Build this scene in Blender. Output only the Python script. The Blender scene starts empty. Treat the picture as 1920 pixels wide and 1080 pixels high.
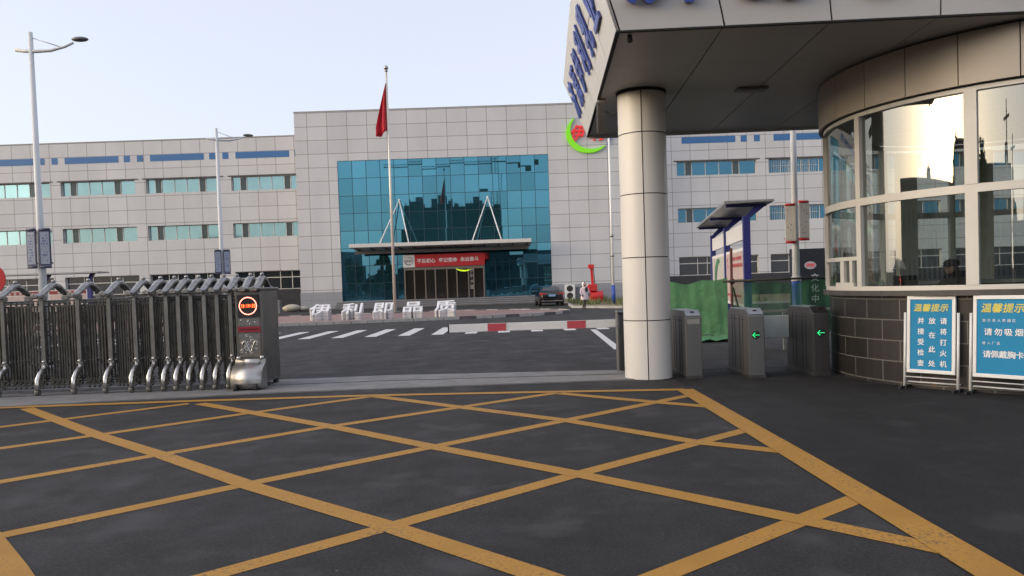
import bpy, bmesh, math, random
from mathutils import Vector, Matrix
random.seed(7)
SC = bpy.context.scene
COL = SC.collection
rad = math.radians

# ------------------------------------------------------------------ camera
F, CX, CY, PITCH, ROLL, EYE = 1450.0, 960.0, 576.0, rad(1.7), rad(1.9), 1.65
_fw = Vector((0, math.cos(PITCH), -math.sin(PITCH)))
_up = Vector((0, math.sin(PITCH), math.cos(PITCH)))
_rt = Vector((1, 0, 0))
_R = _rt * math.cos(ROLL) - _up * math.sin(ROLL)
_U = _up * math.cos(ROLL) + _rt * math.sin(ROLL)
cam = bpy.data.cameras.new('camera')
cam_o = bpy.data.objects.new('camera', cam)
COL.objects.link(cam_o)
cam_o.matrix_world = Matrix(((_R.x, _U.x, -_fw.x, 0), (_R.y, _U.y, -_fw.y, 0), (_R.z, _U.z, -_fw.z, EYE), (0, 0, 0, 1)))
cam.sensor_width = 36
cam.lens = 36 * F / 1920
cam.shift_y = (CY - 540) / 1920
cam.clip_start, cam.clip_end = 0.1, 6000
SC.camera = cam_o

def ray(x, y): return _fw + _R * ((x - CX) / F) + _U * ((CY - y) / F)
def G(x, y, z=0.0):                      # photo pixel -> point on a level plane
    d = ray(x, y); k = (z - EYE) / d.z
    return Vector((d.x * k, d.y * k, z))

# ------------------------------------------------------------------ light
SUN_EL, SUN_AZ = rad(13), rad(-106)       # azimuth from +Y, clockwise seen from above
w = bpy.data.worlds.new('World'); SC.world = w; w.use_nodes = True
nt = w.node_tree
sky = nt.nodes.new('ShaderNodeTexSky'); sky.sky_type = 'NISHITA'; sky.sun_disc = False
sky.sun_elevation = SUN_EL; sky.sun_rotation = SUN_AZ
sky.air_density = 1.0; sky.dust_density = 4; sky.ozone_density = 1.5
hz = nt.nodes.new('ShaderNodeMix'); hz.data_type = 'RGBA'; hz.inputs[0].default_value = .5     # thin high haze
hz.inputs[7].default_value = (3.8, 3.72, 4.08, 1)
nt.links.new(sky.outputs[0], hz.inputs[6]); nt.links.new(hz.outputs[2], nt.nodes['Background'].inputs[0])
nt.nodes['Background'].inputs[1].default_value = 0.15
sun = bpy.data.lights.new('sun', 'SUN'); sun.energy = 0.8; sun.angle = rad(85); sun.color = (1, .91, .80)
sun_o = bpy.data.objects.new('sun', sun); COL.objects.link(sun_o)
_d = Vector((math.sin(SUN_AZ) * math.cos(SUN_EL), math.cos(SUN_AZ) * math.cos(SUN_EL), math.sin(SUN_EL)))
sun_o.rotation_euler = _d.to_track_quat('Z', 'Y').to_euler()
SC.view_settings.view_transform = 'Standard'; SC.view_settings.look = 'None'
SC.view_settings.exposure = 1.05; SC.view_settings.gamma = 1
SC.view_settings.use_curve_mapping = False
SC.cycles.max_bounces = 8; SC.cycles.transparent_max_bounces = 12
SC.cycles.caustics_reflective = False; SC.cycles.caustics_refractive = False

# ------------------------------------------------------------------ materials
MATS = {}
def mat(name, col, rough=.6, metal=0.0, var=.08, scale=6.0, bump=0.0, bscale=None, emit=0, spec=.5, coord='Position', stretch=None):
    if name in MATS: return MATS[name]
    m = bpy.data.materials.new(name); m.use_nodes = True
    n = m.node_tree.nodes; L = m.node_tree.links; b = n['Principled BSDF']
    b.inputs['Roughness'].default_value = rough; b.inputs['Metallic'].default_value = metal
    b.inputs['Specular IOR Level'].default_value = spec
    if var or bump:
        if coord == 'Position': co = n.new('ShaderNodeNewGeometry').outputs['Position']
        else: co = n.new('ShaderNodeTexCoord').outputs['Object']
        if stretch:
            mp = n.new('ShaderNodeMapping'); mp.inputs['Scale'].default_value = stretch
            L.new(co, mp.inputs[0]); co = mp.outputs[0]
        t = n.new('ShaderNodeTexNoise'); t.inputs['Scale'].default_value = scale; t.inputs['Detail'].default_value = 5
        L.new(co, t.inputs[0])
        mr = n.new('ShaderNodeMapRange'); mr.inputs[1].default_value = .25; mr.inputs[2].default_value = .75
        mr.inputs[3].default_value = 1 - var; mr.inputs[4].default_value = 1 + var
        L.new(t.outputs['Fac'], mr.inputs[0])
        mx = n.new('ShaderNodeMix'); mx.data_type = 'RGBA'; mx.blend_type = 'MULTIPLY'; mx.inputs[0].default_value = 1
        mx.inputs[6].default_value = (*col, 1); L.new(mr.outputs[0], mx.inputs[7])
        L.new(mx.outputs[2], b.inputs['Base Color'])
        if bump:
            t2 = n.new('ShaderNodeTexNoise'); t2.inputs['Scale'].default_value = bscale or scale * 8; t2.inputs['Detail'].default_value = 3
            L.new(co, t2.inputs[0])
            bp = n.new('ShaderNodeBump'); bp.inputs['Strength'].default_value = bump; bp.inputs['Distance'].default_value = .01
            L.new(t2.outputs['Fac'], bp.inputs['Height']); L.new(bp.outputs[0], b.inputs['Normal'])
    else:
        b.inputs['Base Color'].default_value = (*col, 1)
    if emit:
        b.inputs['Emission Color'].default_value = (*col, 1); b.inputs['Emission Strength'].default_value = emit
    MATS[name] = m; return m

def panel_mat(name, col, bw, bh, zoff, mort=.03, mcol=(.20, .19, .185), var=.035, rough=.45, offset=0.0, ang=None, dirt=.05):
    """cladding panels with open joints, laid out in metres on the wall"""
    m = bpy.data.materials.new(name); m.use_nodes = True
    n = m.node_tree.nodes; L = m.node_tree.links; b = n['Principled BSDF']; b.inputs['Roughness'].default_value = rough
    g = n.new('ShaderNodeNewGeometry'); s = n.new('ShaderNodeSeparateXYZ'); L.new(g.outputs['Position'], s.inputs[0])
    c = n.new('ShaderNodeCombineXYZ')
    if ang:                                   # round wall: arc length about a centre
        cx, cy, r = ang
        sx = n.new('ShaderNodeMath'); sx.operation = 'SUBTRACT'; L.new(s.outputs[0], sx.inputs[0]); sx.inputs[1].default_value = cx
        sy = n.new('ShaderNodeMath'); sy.operation = 'SUBTRACT'; L.new(s.outputs[1], sy.inputs[0]); sy.inputs[1].default_value = cy
        nx = n.new('ShaderNodeMath'); nx.operation = 'MULTIPLY'; L.new(sx.outputs[0], nx.inputs[0]); nx.inputs[1].default_value = -1
        at = n.new('ShaderNodeMath'); at.operation = 'ARCTAN2'; L.new(sy.outputs[0], at.inputs[0]); L.new(nx.outputs[0], at.inputs[1])
        ml = n.new('ShaderNodeMath'); ml.operation = 'MULTIPLY'; L.new(at.outputs[0], ml.inputs[0]); ml.inputs[1].default_value = r
        ad = ml
    else:
        ad = n.new('ShaderNodeMath'); L.new(s.outputs[0], ad.inputs[0]); L.new(s.outputs[1], ad.inputs[1])
    L.new(ad.outputs[0], c.inputs[0])
    sz = n.new('ShaderNodeMath'); sz.operation = 'SUBTRACT'; L.new(s.outputs[2], sz.inputs[0]); sz.inputs[1].default_value = zoff
    L.new(sz.outputs[0], c.inputs[1])
    br = n.new('ShaderNodeTexBrick'); br.offset = offset; br.squash = 1
    br.inputs['Scale'].default_value = 1; br.inputs['Mortar Size'].default_value = mort; br.inputs['Mortar Smooth'].default_value = .0
    br.inputs['Brick Width'].default_value = bw; br.inputs['Row Height'].default_value = bh; br.inputs['Bias'].default_value = 0
    br.inputs['Color1'].default_value = (*[k * (1 - var) for k in col], 1); br.inputs['Color2'].default_value = (*[k * (1 + var) for k in col], 1)
    br.inputs['Mortar'].default_value = (*mcol, 1)
    L.new(c.outputs[0], br.inputs[0])
    t = n.new('ShaderNodeTexNoise'); t.inputs['Scale'].default_value = .6; t.inputs['Detail'].default_value = 6
    mp = n.new('ShaderNodeMapping'); mp.inputs['Scale'].default_value = (1, 1, .35); L.new(g.outputs['Position'], mp.inputs[0]); L.new(mp.outputs[0], t.inputs[0])
    mr = n.new('ShaderNodeMapRange'); mr.inputs[1].default_value = .3; mr.inputs[2].default_value = .7; mr.inputs[3].default_value = 1 - dirt; mr.inputs[4].default_value = 1 + dirt
    L.new(t.outputs['Fac'], mr.inputs[0])
    mx = n.new('ShaderNodeMix'); mx.data_type = 'RGBA'; mx.blend_type = 'MULTIPLY'; mx.inputs[0].default_value = 1
    L.new(br.outputs['Color'], mx.inputs[6]); L.new(mr.outputs[0], mx.inputs[7]); L.new(mx.outputs[2], b.inputs['Base Color'])
    return m

def glass_mat(name, tint, refl, trans, rough=.015):
    """see-through pane: part mirror, part tinted view through"""
    m = bpy.data.materials.new(name); m.use_nodes = True
    n = m.node_tree.nodes; L = m.node_tree.links
    for k in list(n):
        if k.type != 'OUTPUT_MATERIAL': n.remove(k)
    out = [k for k in n if k.type == 'OUTPUT_MATERIAL'][0]
    tr = n.new('ShaderNodeBsdfTransparent'); tr.inputs[0].default_value = (*trans, 1)
    gl = n.new('ShaderNodeBsdfGlossy'); gl.inputs['Color'].default_value = (*tint, 1); gl.inputs['Roughness'].default_value = rough
    lw = n.new('ShaderNodeLayerWeight'); lw.inputs[0].default_value = .35
    mr = n.new('ShaderNodeMapRange'); mr.inputs[3].default_value = refl; mr.inputs[4].default_value = min(1, refl + .4)
    L.new(lw.outputs['Fresnel'], mr.inputs[0])
    mx = n.new('ShaderNodeMixShader'); L.new(mr.outputs[0], mx.inputs[0]); L.new(tr.outputs[0], mx.inputs[1]); L.new(gl.outputs[0], mx.inputs[2])
    L.new(mx.outputs[0], out.inputs[0]); return m

def net_mat(name, col, alpha, fine=9.0):
    m = bpy.data.materials.new(name); m.use_nodes = True
    n = m.node_tree.nodes; L = m.node_tree.links; b = n['Principled BSDF']; b.inputs['Roughness'].default_value = .75
    b.inputs['Specular IOR Level'].default_value = .15
    g = n.new('ShaderNodeNewGeometry')
    t = n.new('ShaderNodeTexNoise'); t.inputs['Scale'].default_value = 2.2; t.inputs['Detail'].default_value = 6; L.new(g.outputs['Position'], t.inputs[0])
    cr = n.new('ShaderNodeMix'); cr.data_type = 'RGBA'; cr.inputs[6].default_value = (*[c * .62 for c in col], 1); cr.inputs[7].default_value = (*[min(1, c * 1.3) for c in col], 1)
    L.new(t.outputs['Fac'], cr.inputs[0]); L.new(cr.outputs[2], b.inputs['Base Color'])
    tw = n.new('ShaderNodeTexNoise'); tw.inputs['Scale'].default_value = 3.5; tw.inputs['Detail'].default_value = 8; tw.inputs['Distortion'].default_value = 1.5; L.new(g.outputs['Position'], tw.inputs[0])
    bp = n.new('ShaderNodeBump'); bp.inputs['Strength'].default_value = .5; bp.inputs['Distance'].default_value = .06; L.new(tw.outputs['Fac'], bp.inputs['Height']); L.new(bp.outputs[0], b.inputs['Normal'])
    b.inputs['Alpha'].default_value = alpha
    return m

def asphalt_mat(name, col, seed=0.0):
    m = bpy.data.materials.new(name); m.use_nodes = True
    n = m.node_tree.nodes; L = m.node_tree.links; b = n['Principled BSDF']
    g = n.new('ShaderNodeNewGeometry'); mp = n.new('ShaderNodeMapping'); mp.inputs['Location'].default_value = (seed, seed * 2, 0); L.new(g.outputs['Position'], mp.inputs[0])
    def noise(s, d=4):
        t = n.new('ShaderNodeTexNoise'); t.inputs['Scale'].default_value = s; t.inputs['Detail'].default_value = d; L.new(mp.outputs[0], t.inputs[0]); return t
    def rng(src, a, b_, c, d):
        r = n.new('ShaderNodeMapRange'); r.inputs[1].default_value = a; r.inputs[2].default_value = b_; r.inputs[3].default_value = c; r.inputs[4].default_value = d
        L.new(src, r.inputs[0]); return r.outputs[0]
    big = rng(noise(.45, 5).outputs['Fac'], .3, .7, .78, 1.22)
    mid = rng(noise(5, 6).outputs['Fac'], .3, .7, .88, 1.12)
    grain = noise(90, 3); g2 = noise(34, 4); trk = n.new('ShaderNodeMapping'); trk.inputs['Scale'].default_value = (1.5, .07, 1); L.new(g.outputs['Position'], trk.inputs[0]); tn = n.new('ShaderNodeTexNoise'); tn.inputs['Scale'].default_value = 1; tn.inputs['Detail'].default_value = 5; L.new(trk.outputs[0], tn.inputs[0])
    gr = rng(grain.outputs['Fac'], .3, .75, .45, 1.7)
    def mul(a, bb):
        k = n.new('ShaderNodeMath'); k.operation = 'MULTIPLY'; L.new(a, k.inputs[0]); L.new(bb, k.inputs[1]); return k.outputs[0]
    tot = mul(mul(mul(big, mid), gr), mul(rng(g2.outputs['Fac'], .3, .7, .72, 1.28), rng(tn.outputs['Fac'], .3, .7, .8, 1.18)))
    mx = n.new('ShaderNodeMix'); mx.data_type = 'RGBA'; mx.blend_type = 'MULTIPLY'; mx.inputs[0].default_value = 1
    mx.inputs[6].default_value = (*col, 1); L.new(tot, mx.inputs[7])
    # pale scuffs and dried puddle stains
    st = noise(1.5, 9); msk = rng(st.outputs['Fac'], .555, .68, 0, .75)
    sc = n.new('ShaderNodeMix'); sc.data_type = 'RGBA'; L.new(msk, sc.inputs[0]); L.new(mx.outputs[2], sc.inputs[6]); sc.inputs[7].default_value = (*[c * 2.0 for c in col], 1)
    # tiny pale grit
    v = n.new('ShaderNodeTexVoronoi'); v.inputs['Scale'].default_value = 5.0; L.new(mp.outputs[0], v.inputs[0])
    gm = rng(v.outputs['Distance'], .03, .045, 1, 0)
    gs = rng(noise(3.3, 2).outputs['Fac'], .56, .6, 0, .6)
    gg = mul(gm, gs)
    s2 = n.new('ShaderNodeMix'); s2.data_type = 'RGBA'; L.new(gg, s2.inputs[0]); L.new(sc.outputs[2], s2.inputs[6]); s2.inputs[7].default_value = (.3, .29, .27, 1)
    L.new(s2.outputs[2], b.inputs['Base Color'])
    L.new(rng(noise(1.7, 6).outputs['Fac'], .3, .7, .72, .95), b.inputs['Roughness'])
    b.inputs['Specular IOR Level'].default_value = .3
    bp = n.new('ShaderNodeBump'); bp.inputs['Strength'].default_value = .5; bp.inputs['Distance'].default_value = .006
    L.new(grain.outputs['Fac'], bp.inputs['Height']); L.new(bp.outputs[0], b.inputs['Normal'])
    return m

def paint_mat(name, col, wear=.45, under=(.05, .05, .052)):
    """road paint worn through in small flecks"""
    m = bpy.data.materials.new(name); m.use_nodes = True
    n = m.node_tree.nodes; L = m.node_tree.links; b = n['Principled BSDF']; b.inputs['Roughness'].default_value = .7; b.inputs['Specular IOR Level'].default_value = .3
    g = n.new('ShaderNodeNewGeometry')
    t = n.new('ShaderNodeTexNoise'); t.inputs['Scale'].default_value = 38; t.inputs['Detail'].default_value = 8; t.inputs['Roughness'].default_value = .7; L.new(g.outputs['Position'], t.inputs[0])
    t2 = n.new('ShaderNodeTexNoise'); t2.inputs['Scale'].default_value = 1.6; t2.inputs['Detail'].default_value = 4; L.new(g.outputs['Position'], t2.inputs[0])
    ad = n.new('ShaderNodeMath'); ad.operation = 'MULTIPLY_ADD'; L.new(t2.outputs['Fac'], ad.inputs[0]); ad.inputs[1].default_value = .45; L.new(t.outputs['Fac'], ad.inputs[2])
    r = n.new('ShaderNodeMapRange'); r.inputs[1].default_value = .76; r.inputs[2].default_value = .90; r.inputs[3].default_value = 0; r.inputs[4].default_value = wear; L.new(ad.outputs[0], r.inputs[0])
    v = n.new('ShaderNodeMapRange'); v.inputs[1].default_value = .3; v.inputs[2].default_value = .7; v.inputs[3].default_value = .84; v.inputs[4].default_value = 1.12; L.new(t2.outputs['Fac'], v.inputs[0])
    mx = n.new('ShaderNodeMix'); mx.data_type = 'RGBA'; mx.blend_type = 'MULTIPLY'; mx.inputs[0].default_value = 1; mx.inputs[6].default_value = (*col, 1); L.new(v.outputs[0], mx.inputs[7])
    m2 = n.new('ShaderNodeMix'); m2.data_type = 'RGBA'; L.new(r.outputs[0], m2.inputs[0]); L.new(mx.outputs[2], m2.inputs[6]); m2.inputs[7].default_value = (*under, 1)
    L.new(m2.outputs[2], b.inputs['Base Color'])
    bp = n.new('ShaderNodeBump'); bp.inputs['Strength'].default_value = .3; bp.inputs['Distance'].default_value = .004
    tg = n.new('ShaderNodeTexNoise'); tg.inputs['Scale'].default_value = 150; L.new(g.outputs['Position'], tg.inputs[0])
    L.new(tg.outputs['Fac'], bp.inputs['Height']); L.new(bp.outputs[0], b.inputs['Normal'])
    return m

M_ASPH = asphalt_mat('asphalt', (.027, .0255, .0255))
M_ASPH2 = asphalt_mat('yard_asphalt', (.031, .0297, .0303), 13.0)
M_YEL = paint_mat('yellow_paint', (.40, .205, .038), .75)
M_WHT = paint_mat('white_paint', (.62, .61, .60), .7)
M_CONC = mat('concrete', (.19, .185, .18), .85, var=.22, scale=3, bump=.4, bscale=60)
M_BLOCKW = panel_mat('hall_cladding', (.565, .565, .575), 1.745, 1.19, 17.23 - 1.27 - 1.19 * 14, mort=.022)
M_WINGW = panel_mat('wing_cladding', (.565, .565, .575), 1.72, 1.25, 15.8 - 1.25 * 13, mort=.022)
M_GRAN = panel_mat('plinth_granite', (.30, .31, .33), 1.4, .8, 0, mort=.01, mcol=(.18, .18, .19))
M_DGRAN = mat('dark_granite', (.035, .035, .038), .35, var=.2, scale=2)
M_BLUEP = mat('blue_panel', (.04, .15, .36), .4, var=.06)
M_ALU = mat('white_aluminium', (.62, .60, .56), .4, var=.04, scale=3)
M_WIN_TEAL = mat('teal_window_glass', (.27, .44, .47), .04, .75, var=.10, scale=.5)
M_WIN_BLUE = mat('blue_window_glass', (.07, .20, .30), .04, .75, var=.10, scale=.5)
M_WIN_DARK = mat('dark_window_glass', (.02, .025, .03), .04, 0, var=.0, spec=.8)
M_CURT = mat('curtain_wall_glass', (.085, .285, .39), .012, .9, var=.05, scale=.3)
_n = M_CURT.node_tree.nodes; _L = M_CURT.node_tree.links                    # each pane of a slightly different batch
_g = _n.new('ShaderNodeNewGeometry'); _r = _n.new('ShaderNodeMapRange'); _r.inputs[3].default_value = .80; _r.inputs[4].default_value = 1.12
_L.new(_g.outputs['Random Per Island'], _r.inputs[0]); _m = _n.new('ShaderNodeMix'); _m.data_type = 'RGBA'; _m.blend_type = 'MULTIPLY'; _m.inputs[0].default_value = 1
_L.new([k for k in _n if k.type == 'MIX'][0].outputs[2], _m.inputs[6]); _L.new(_r.outputs[0], _m.inputs[7]); _L.new(_m.outputs[2], _n['Principled BSDF'].inputs['Base Color'])
M_MULL = mat('dark_mullion', (.03, .06, .08), .4, .3, var=0)
M_STEEL = mat('stainless_steel', (.37, .365, .35), .30, .9, var=.22, scale=5, bump=.05, bscale=80)
M_STEELB = mat('bright_steel', (.60, .585, .56), .22, .95, var=.12, scale=9)
M_STEELD = mat('dull_steel', (.115, .11, .10), .42, .75, var=.3, scale=7)
M_BLACK = mat('black_rubber', (.015, .015, .016), .7, var=.1)
M_WHITE = mat('white_enamel', (.74, .74, .73), .4, var=.05, scale=3)
M_POLE = mat('pole_paint', (.62, .63, .64), .4, var=.05, scale=2)
M_RED = mat('red_enamel', (.55, .025, .025), .45, var=.1, scale=3)
M_BLUE = mat('blue_enamel', (.03, .075, .33), .4, var=.08, scale=3)
M_NAVY = mat('navy_enamel', (.025, .03, .17), .45, var=.08)
M_PINK = mat('barrier_red', (.50, .07, .09), .45, var=.06)
M_COLP = mat('column_cladding', (.70, .665, .62), .38, var=.05, scale=2.5, stretch=(1, 1, .3))
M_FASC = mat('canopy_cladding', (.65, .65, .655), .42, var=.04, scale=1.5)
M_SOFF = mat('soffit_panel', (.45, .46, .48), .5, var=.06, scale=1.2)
M_GROOVE = mat('joint_black', (.012, .012, .012), .8, var=0)
M_LETTER = mat('blue_letter', (.07, .11, .42), .35, var=.06, scale=3)
M_SIGNB = mat('sign_blue_print', (.028, .235, .44), .6, var=.05, scale=2, spec=.12)
M_YTXT = mat('yellow_print', (.62, .55, .10), .5, var=0)
M_WTXT = mat('white_print', (.80, .80, .80), .5, var=0)
M_REARG = glass_mat('rear_glass', (.8, .8, .8), .03, (.85, .9, .88))
M_BOOTHG = glass_mat('booth_glass', (.82, .81, .75), .21, (.62, .68, .66))
M_STONE = panel_mat('booth_stone', (.020, .018, .017), .62, .30, 0.05, mort=.008, mcol=(.13, .125, .115), var=.3, offset=.5, ang=(8.12, 12.31, 2.82), rough=.5, dirt=.2)
M_FRIEZE = mat('frieze_metal', (.44, .39, .33), .5, .1, var=.07, scale=2)

# ------------------------------------------------------------------ mesh builder
class MB:
    def __init__(s): s.v = []; s.f = []; s.mi = []; s.sm = []; s.cur = 0
    def add(s, verts, faces, smooth=False):
        o = len(s.v); s.v += [tuple(p) for p in verts]
        for f in faces: s.f.append([i + o for i in f]); s.mi.append(s.cur); s.sm.append(smooth)
        return s
    def box(s, a, b, M=None):
        x0, y0, z0 = a; x1, y1, z1 = b
        v = [(x0, y0, z0), (x1, y0, z0), (x1, y1, z0), (x0, y1, z0), (x0, y0, z1), (x1, y0, z1), (x1, y1, z1), (x0, y1, z1)]
        if M is not None: v = [M @ Vector(p) for p in v]
        return s.add(v, [(0, 3, 2, 1), (4, 5, 6, 7), (0, 1, 5, 4), (1, 2, 6, 5), (2, 3, 7, 6), (3, 0, 4, 7)])
    def prism(s, pts, vec, M=None, smooth=False):          # polygon swept along vec
        n = len(pts); vec = Vector(vec); P = [Vector(p) for p in pts]; v = P + [p + vec for p in P]
        if M is not None: v = [M @ p for p in v]
        return s.add(v, [list(range(n))[::-1], list(range(n, 2 * n))] + [(i, (i + 1) % n, n + (i + 1) % n, n + i) for i in range(n)], smooth)
    def tube(s, path, r, seg=8, cap=True, M=None, smooth=True, sq=None):
        P = [Vector(p) for p in path]; rs = r if isinstance(r, (list, tuple)) else [r] * len(P); v = []; f = []
        ref = None
        for i, p in enumerate(P):
            t = (P[min(i + 1, len(P) - 1)] - P[max(i - 1, 0)]).normalized()
            if ref is None:
                ref = Vector((0, 0, 1)) if abs(t.z) < .9 else Vector((1, 0, 0))
            a = t.cross(ref).normalized(); b = a.cross(t).normalized(); ref = b
            for k in range(seg):
                q = 2 * math.pi * (k + .5) / seg; c_, s_ = math.cos(q), math.sin(q)
                if sq: c_, s_ = c_ * sq[0], s_ * sq[1]
                v.append(p + (a * c_ + b * s_) * rs[i])
        for i in range(len(P) - 1):
            for k in range(seg):
                f.append((i * seg + k, i * seg + (k + 1) % seg, (i + 1) * seg + (k + 1) % seg, (i + 1) * seg + k))
        if M is not None: v = [M @ p for p in v]
        o = len(s.v); s.add(v, f, smooth)
        if cap: s.f += [[o + k for k in range(seg)][::-1], [o + (len(P) - 1) * seg + k for k in range(seg)]]; s.mi += [s.cur] * 2; s.sm += [False] * 2
        return s
    def bar(s, path, wx, wz, M=None):                       # square-section bar
        k = math.sqrt(.5); return s.tube(path, 1, 4, True, M, False, (wx * k, wz * k))
    def cyl(s, c, r, h, seg=24, axis='z', M=None, r2=None):
        c = Vector(c); e = {'x': Vector((h, 0, 0)), 'y': Vector((0, h, 0)), 'z': Vector((0, 0, h))}[axis]
        return s.tube([c, c + e], [r, r if r2 is None else r2], seg, True, M)
    def ball(s, c, r, n=10, M=None, sc=(1, 1, 1)):
        v = []; f = []
        for i in range(n + 1):
            a = math.pi * i / n
            for k in range(2 * n):
                b = math.pi * k / n; v.append(Vector(c) + Vector((math.sin(a) * math.cos(b) * r * sc[0], math.sin(a) * math.sin(b) * r * sc[1], math.cos(a) * r * sc[2])))
        for i in range(n):
            for k in range(2 * n): f.append((i * 2 * n + k, (i + 1) * 2 * n + k, (i + 1) * 2 * n + (k + 1) % (2 * n), i * 2 * n + (k + 1) % (2 * n)))
        if M is not None: v = [M @ p for p in v]
        return s.add(v, f, True)
    def grid(s, rows, smooth=True, closed=False):           # rows of points
        n = len(rows[0]); v = [p for r in rows for p in r]; f = []
        for i in range(len(rows) - 1):
            for k in range(n if closed else n - 1): f.append((i * n + k, i * n + (k + 1) % n, (i + 1) * n + (k + 1) % n, (i + 1) * n + k))
        return s.add(v, f, smooth)
    def build(s, name, mats, parent=None, local=False, bevel=0, solid=0, label=None, subd=0, kind=None):
        me = bpy.data.meshes.new(name); V = s.v
        if parent is not None and not local:
            I = world_of(parent).inverted(); V = [tuple(I @ Vector(p)) for p in V]
        me.from_pydata(V, [], s.f); me.validate()
        if not isinstance(mats, (list, tuple)): mats = [mats]
        for m in mats: me.materials.append(m)
        if len(me.polygons) == len(s.f):
            me.polygons.foreach_set('material_index', s.mi); me.polygons.foreach_set('use_smooth', s.sm)
        bm = bmesh.new(); bm.from_mesh(me); bmesh.ops.recalc_face_normals(bm, faces=bm.faces); bm.to_mesh(me); bm.free()
        o = bpy.data.objects.new(name, me); COL.objects.link(o)
        if parent is not None: o.parent = parent
        if solid: k = o.modifiers.new('solid', 'SOLIDIFY'); k.thickness = solid; k.offset = 0
        if bevel: k = o.modifiers.new('bevel', 'BEVEL'); k.width = bevel; k.segments = 2; k.limit_method = 'ANGLE'; k.angle_limit = rad(40)
        if subd: k = o.modifiers.new('sub', 'SUBSURF'); k.levels = subd; k.render_levels = subd
        if label: o['label'] = label
        if kind: o['kind'] = kind
        return o

def world_of(o):
    M = Matrix.Translation(o.location) @ o.rotation_euler.to_matrix().to_4x4()
    return world_of(o.parent) @ M if o.parent else M
def thing(name, label, cat, loc=(0, 0, 0), rz=0, group=None):
    o = bpy.data.objects.new(name, None); COL.objects.link(o); o.location = loc; o.rotation_euler = (0, 0, rz)
    o.empty_display_size = .2
    return tag(o, label, cat, group)
def tag(o, label, cat, group=None):
    o['label'] = label; o['category'] = cat
    if group: o['group'] = group
    return o
def struct(o): o['kind'] = 'structure'; return o
def copy_tree(o, parent=None):
    c = o.copy(); COL.objects.link(c)
    if parent is not None: c.parent = parent
    for ch in list(o.children): copy_tree(ch, c)
    return c
def basis(o, x, y, z):
    x, y, z, o = Vector(x), Vector(y), Vector(z), Vector(o)
    return Matrix(((x.x, y.x, z.x, o.x), (x.y, y.y, z.y, o.y), (x.z, y.z, z.z, o.z), (0, 0, 0, 1)))

_GL = {}
def glyph(ch, bold=.0):
    """outline of one character as a flat filled mesh, centred in a unit cell"""
    k = (ch, bold)
    if k in _GL: return _GL[k]
    cu = bpy.data.curves.new('t', 'FONT'); cu.body = ch; cu.size = 1; cu.offset = bold; cu.resolution_u = 2; cu.fill_mode = 'FRONT'
    o = bpy.data.objects.new('t', cu); COL.objects.link(o)
    dg = bpy.context.evaluated_depsgraph_get(); me = bpy.data.meshes.new_from_object(o.evaluated_get(dg))
    V = [(v.co.x, v.co.y) for v in me.vertices]; Fc = [list(p.vertices) for p in me.polygons]
    bpy.data.objects.remove(o); bpy.data.curves.remove(cu); bpy.data.meshes.remove(me)
    if V:
        mx = (min(p[0] for p in V) + max(p[0] for p in V)) / 2
        my = .36 if ord(ch) > 0x2000 else (min(p[1] for p in V) + max(p[1] for p in V)) / 2
        V = [(p[0] - mx, p[1] - my) for p in V]
    _GL[k] = (V, Fc); return _GL[k]
def boundary(Fc):
    cnt = {}
    for f in Fc:
        for a, b in zip(f, f[1:] + f[:1]): cnt[(a, b)] = 1
    return [e for e in cnt if (e[1], e[0]) not in cnt]
def text(mb, s, M, size, depth=0.0, bold=.02, step=None, down=False, sx=1.0):
    """M maps x right, y up, z out of the face; characters run from M's origin"""
    step = step or size
    for i, ch in enumerate(s):
        if ch == ' ': continue
        V, Fc = glyph(ch, 0.0); off = Vector((0, -i * step, 0)) if down else Vector((i * step, 0, 0))
        bo = bold * .55
        for q, (ox, oy) in enumerate(((-bo, -bo), (bo, bo), (-bo, bo), (bo, -bo)) if bo else ((0, 0),)):
          dq = depth - q * .0005 if depth else q * .0002
          P = [M @ (off + Vector(((x + ox) * size * sx, (y + oy) * size, dq))) for x, y in V]
          if depth:
            n = len(P); B = [M @ (off + Vector(((x + ox) * size * sx, (y + oy) * size, 0))) for x, y in V]
            mb.add(P + B, Fc + [(a, b, b + n, a + n) for a, b in boundary(Fc)])
          else: mb.add(P, Fc)
    return mb
def marks(mb, M, w, h, rows, seed, dens=.8):
    """rows of little strokes: print too small to read"""
    rr = random.Random(seed)
    for r in range(rows):
        y = h * (1 - (r + .5) / rows); x = 0
        while x < w:
            k = rr.uniform(.02, .08) * max(.3, w)
            if rr.random() < dens and x + k < w:
                mb.add([M @ Vector((x, y - h / rows * .28, 0)), M @ Vector((x + k, y - h / rows * .28, 0)), M @ Vector((x + k, y + h / rows * .25, 0)), M @ Vector((x, y + h / rows * .25, 0))], [(0, 1, 2, 3)])
            x += k * 1.25
    return mb

# ================================================================== GROUND
g = MB()
R_ = [(-3000, -3000), (3000, -3000), (3000, 3000), (-3000, 3000)]
g.add([(x, y, 0) for x, y in R_], [(0, 1, 2, 3)])
struct(g.build('ground', M_ASPH))
yd = MB().add([(-60, 14.2, .004), (60, 13.6, .004), (60, 67.9, .004), (-60, 67.9, .004)], [(0, 1, 2, 3)])
struct(yd.build('yard_road', M_ASPH2))

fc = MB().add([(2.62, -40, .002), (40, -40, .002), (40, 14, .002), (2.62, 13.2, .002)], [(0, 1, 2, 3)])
struct(fc.build('pavement', asphalt_mat('fresh_asphalt', (.0165, .0155, .0155), 31.0)))

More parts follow.
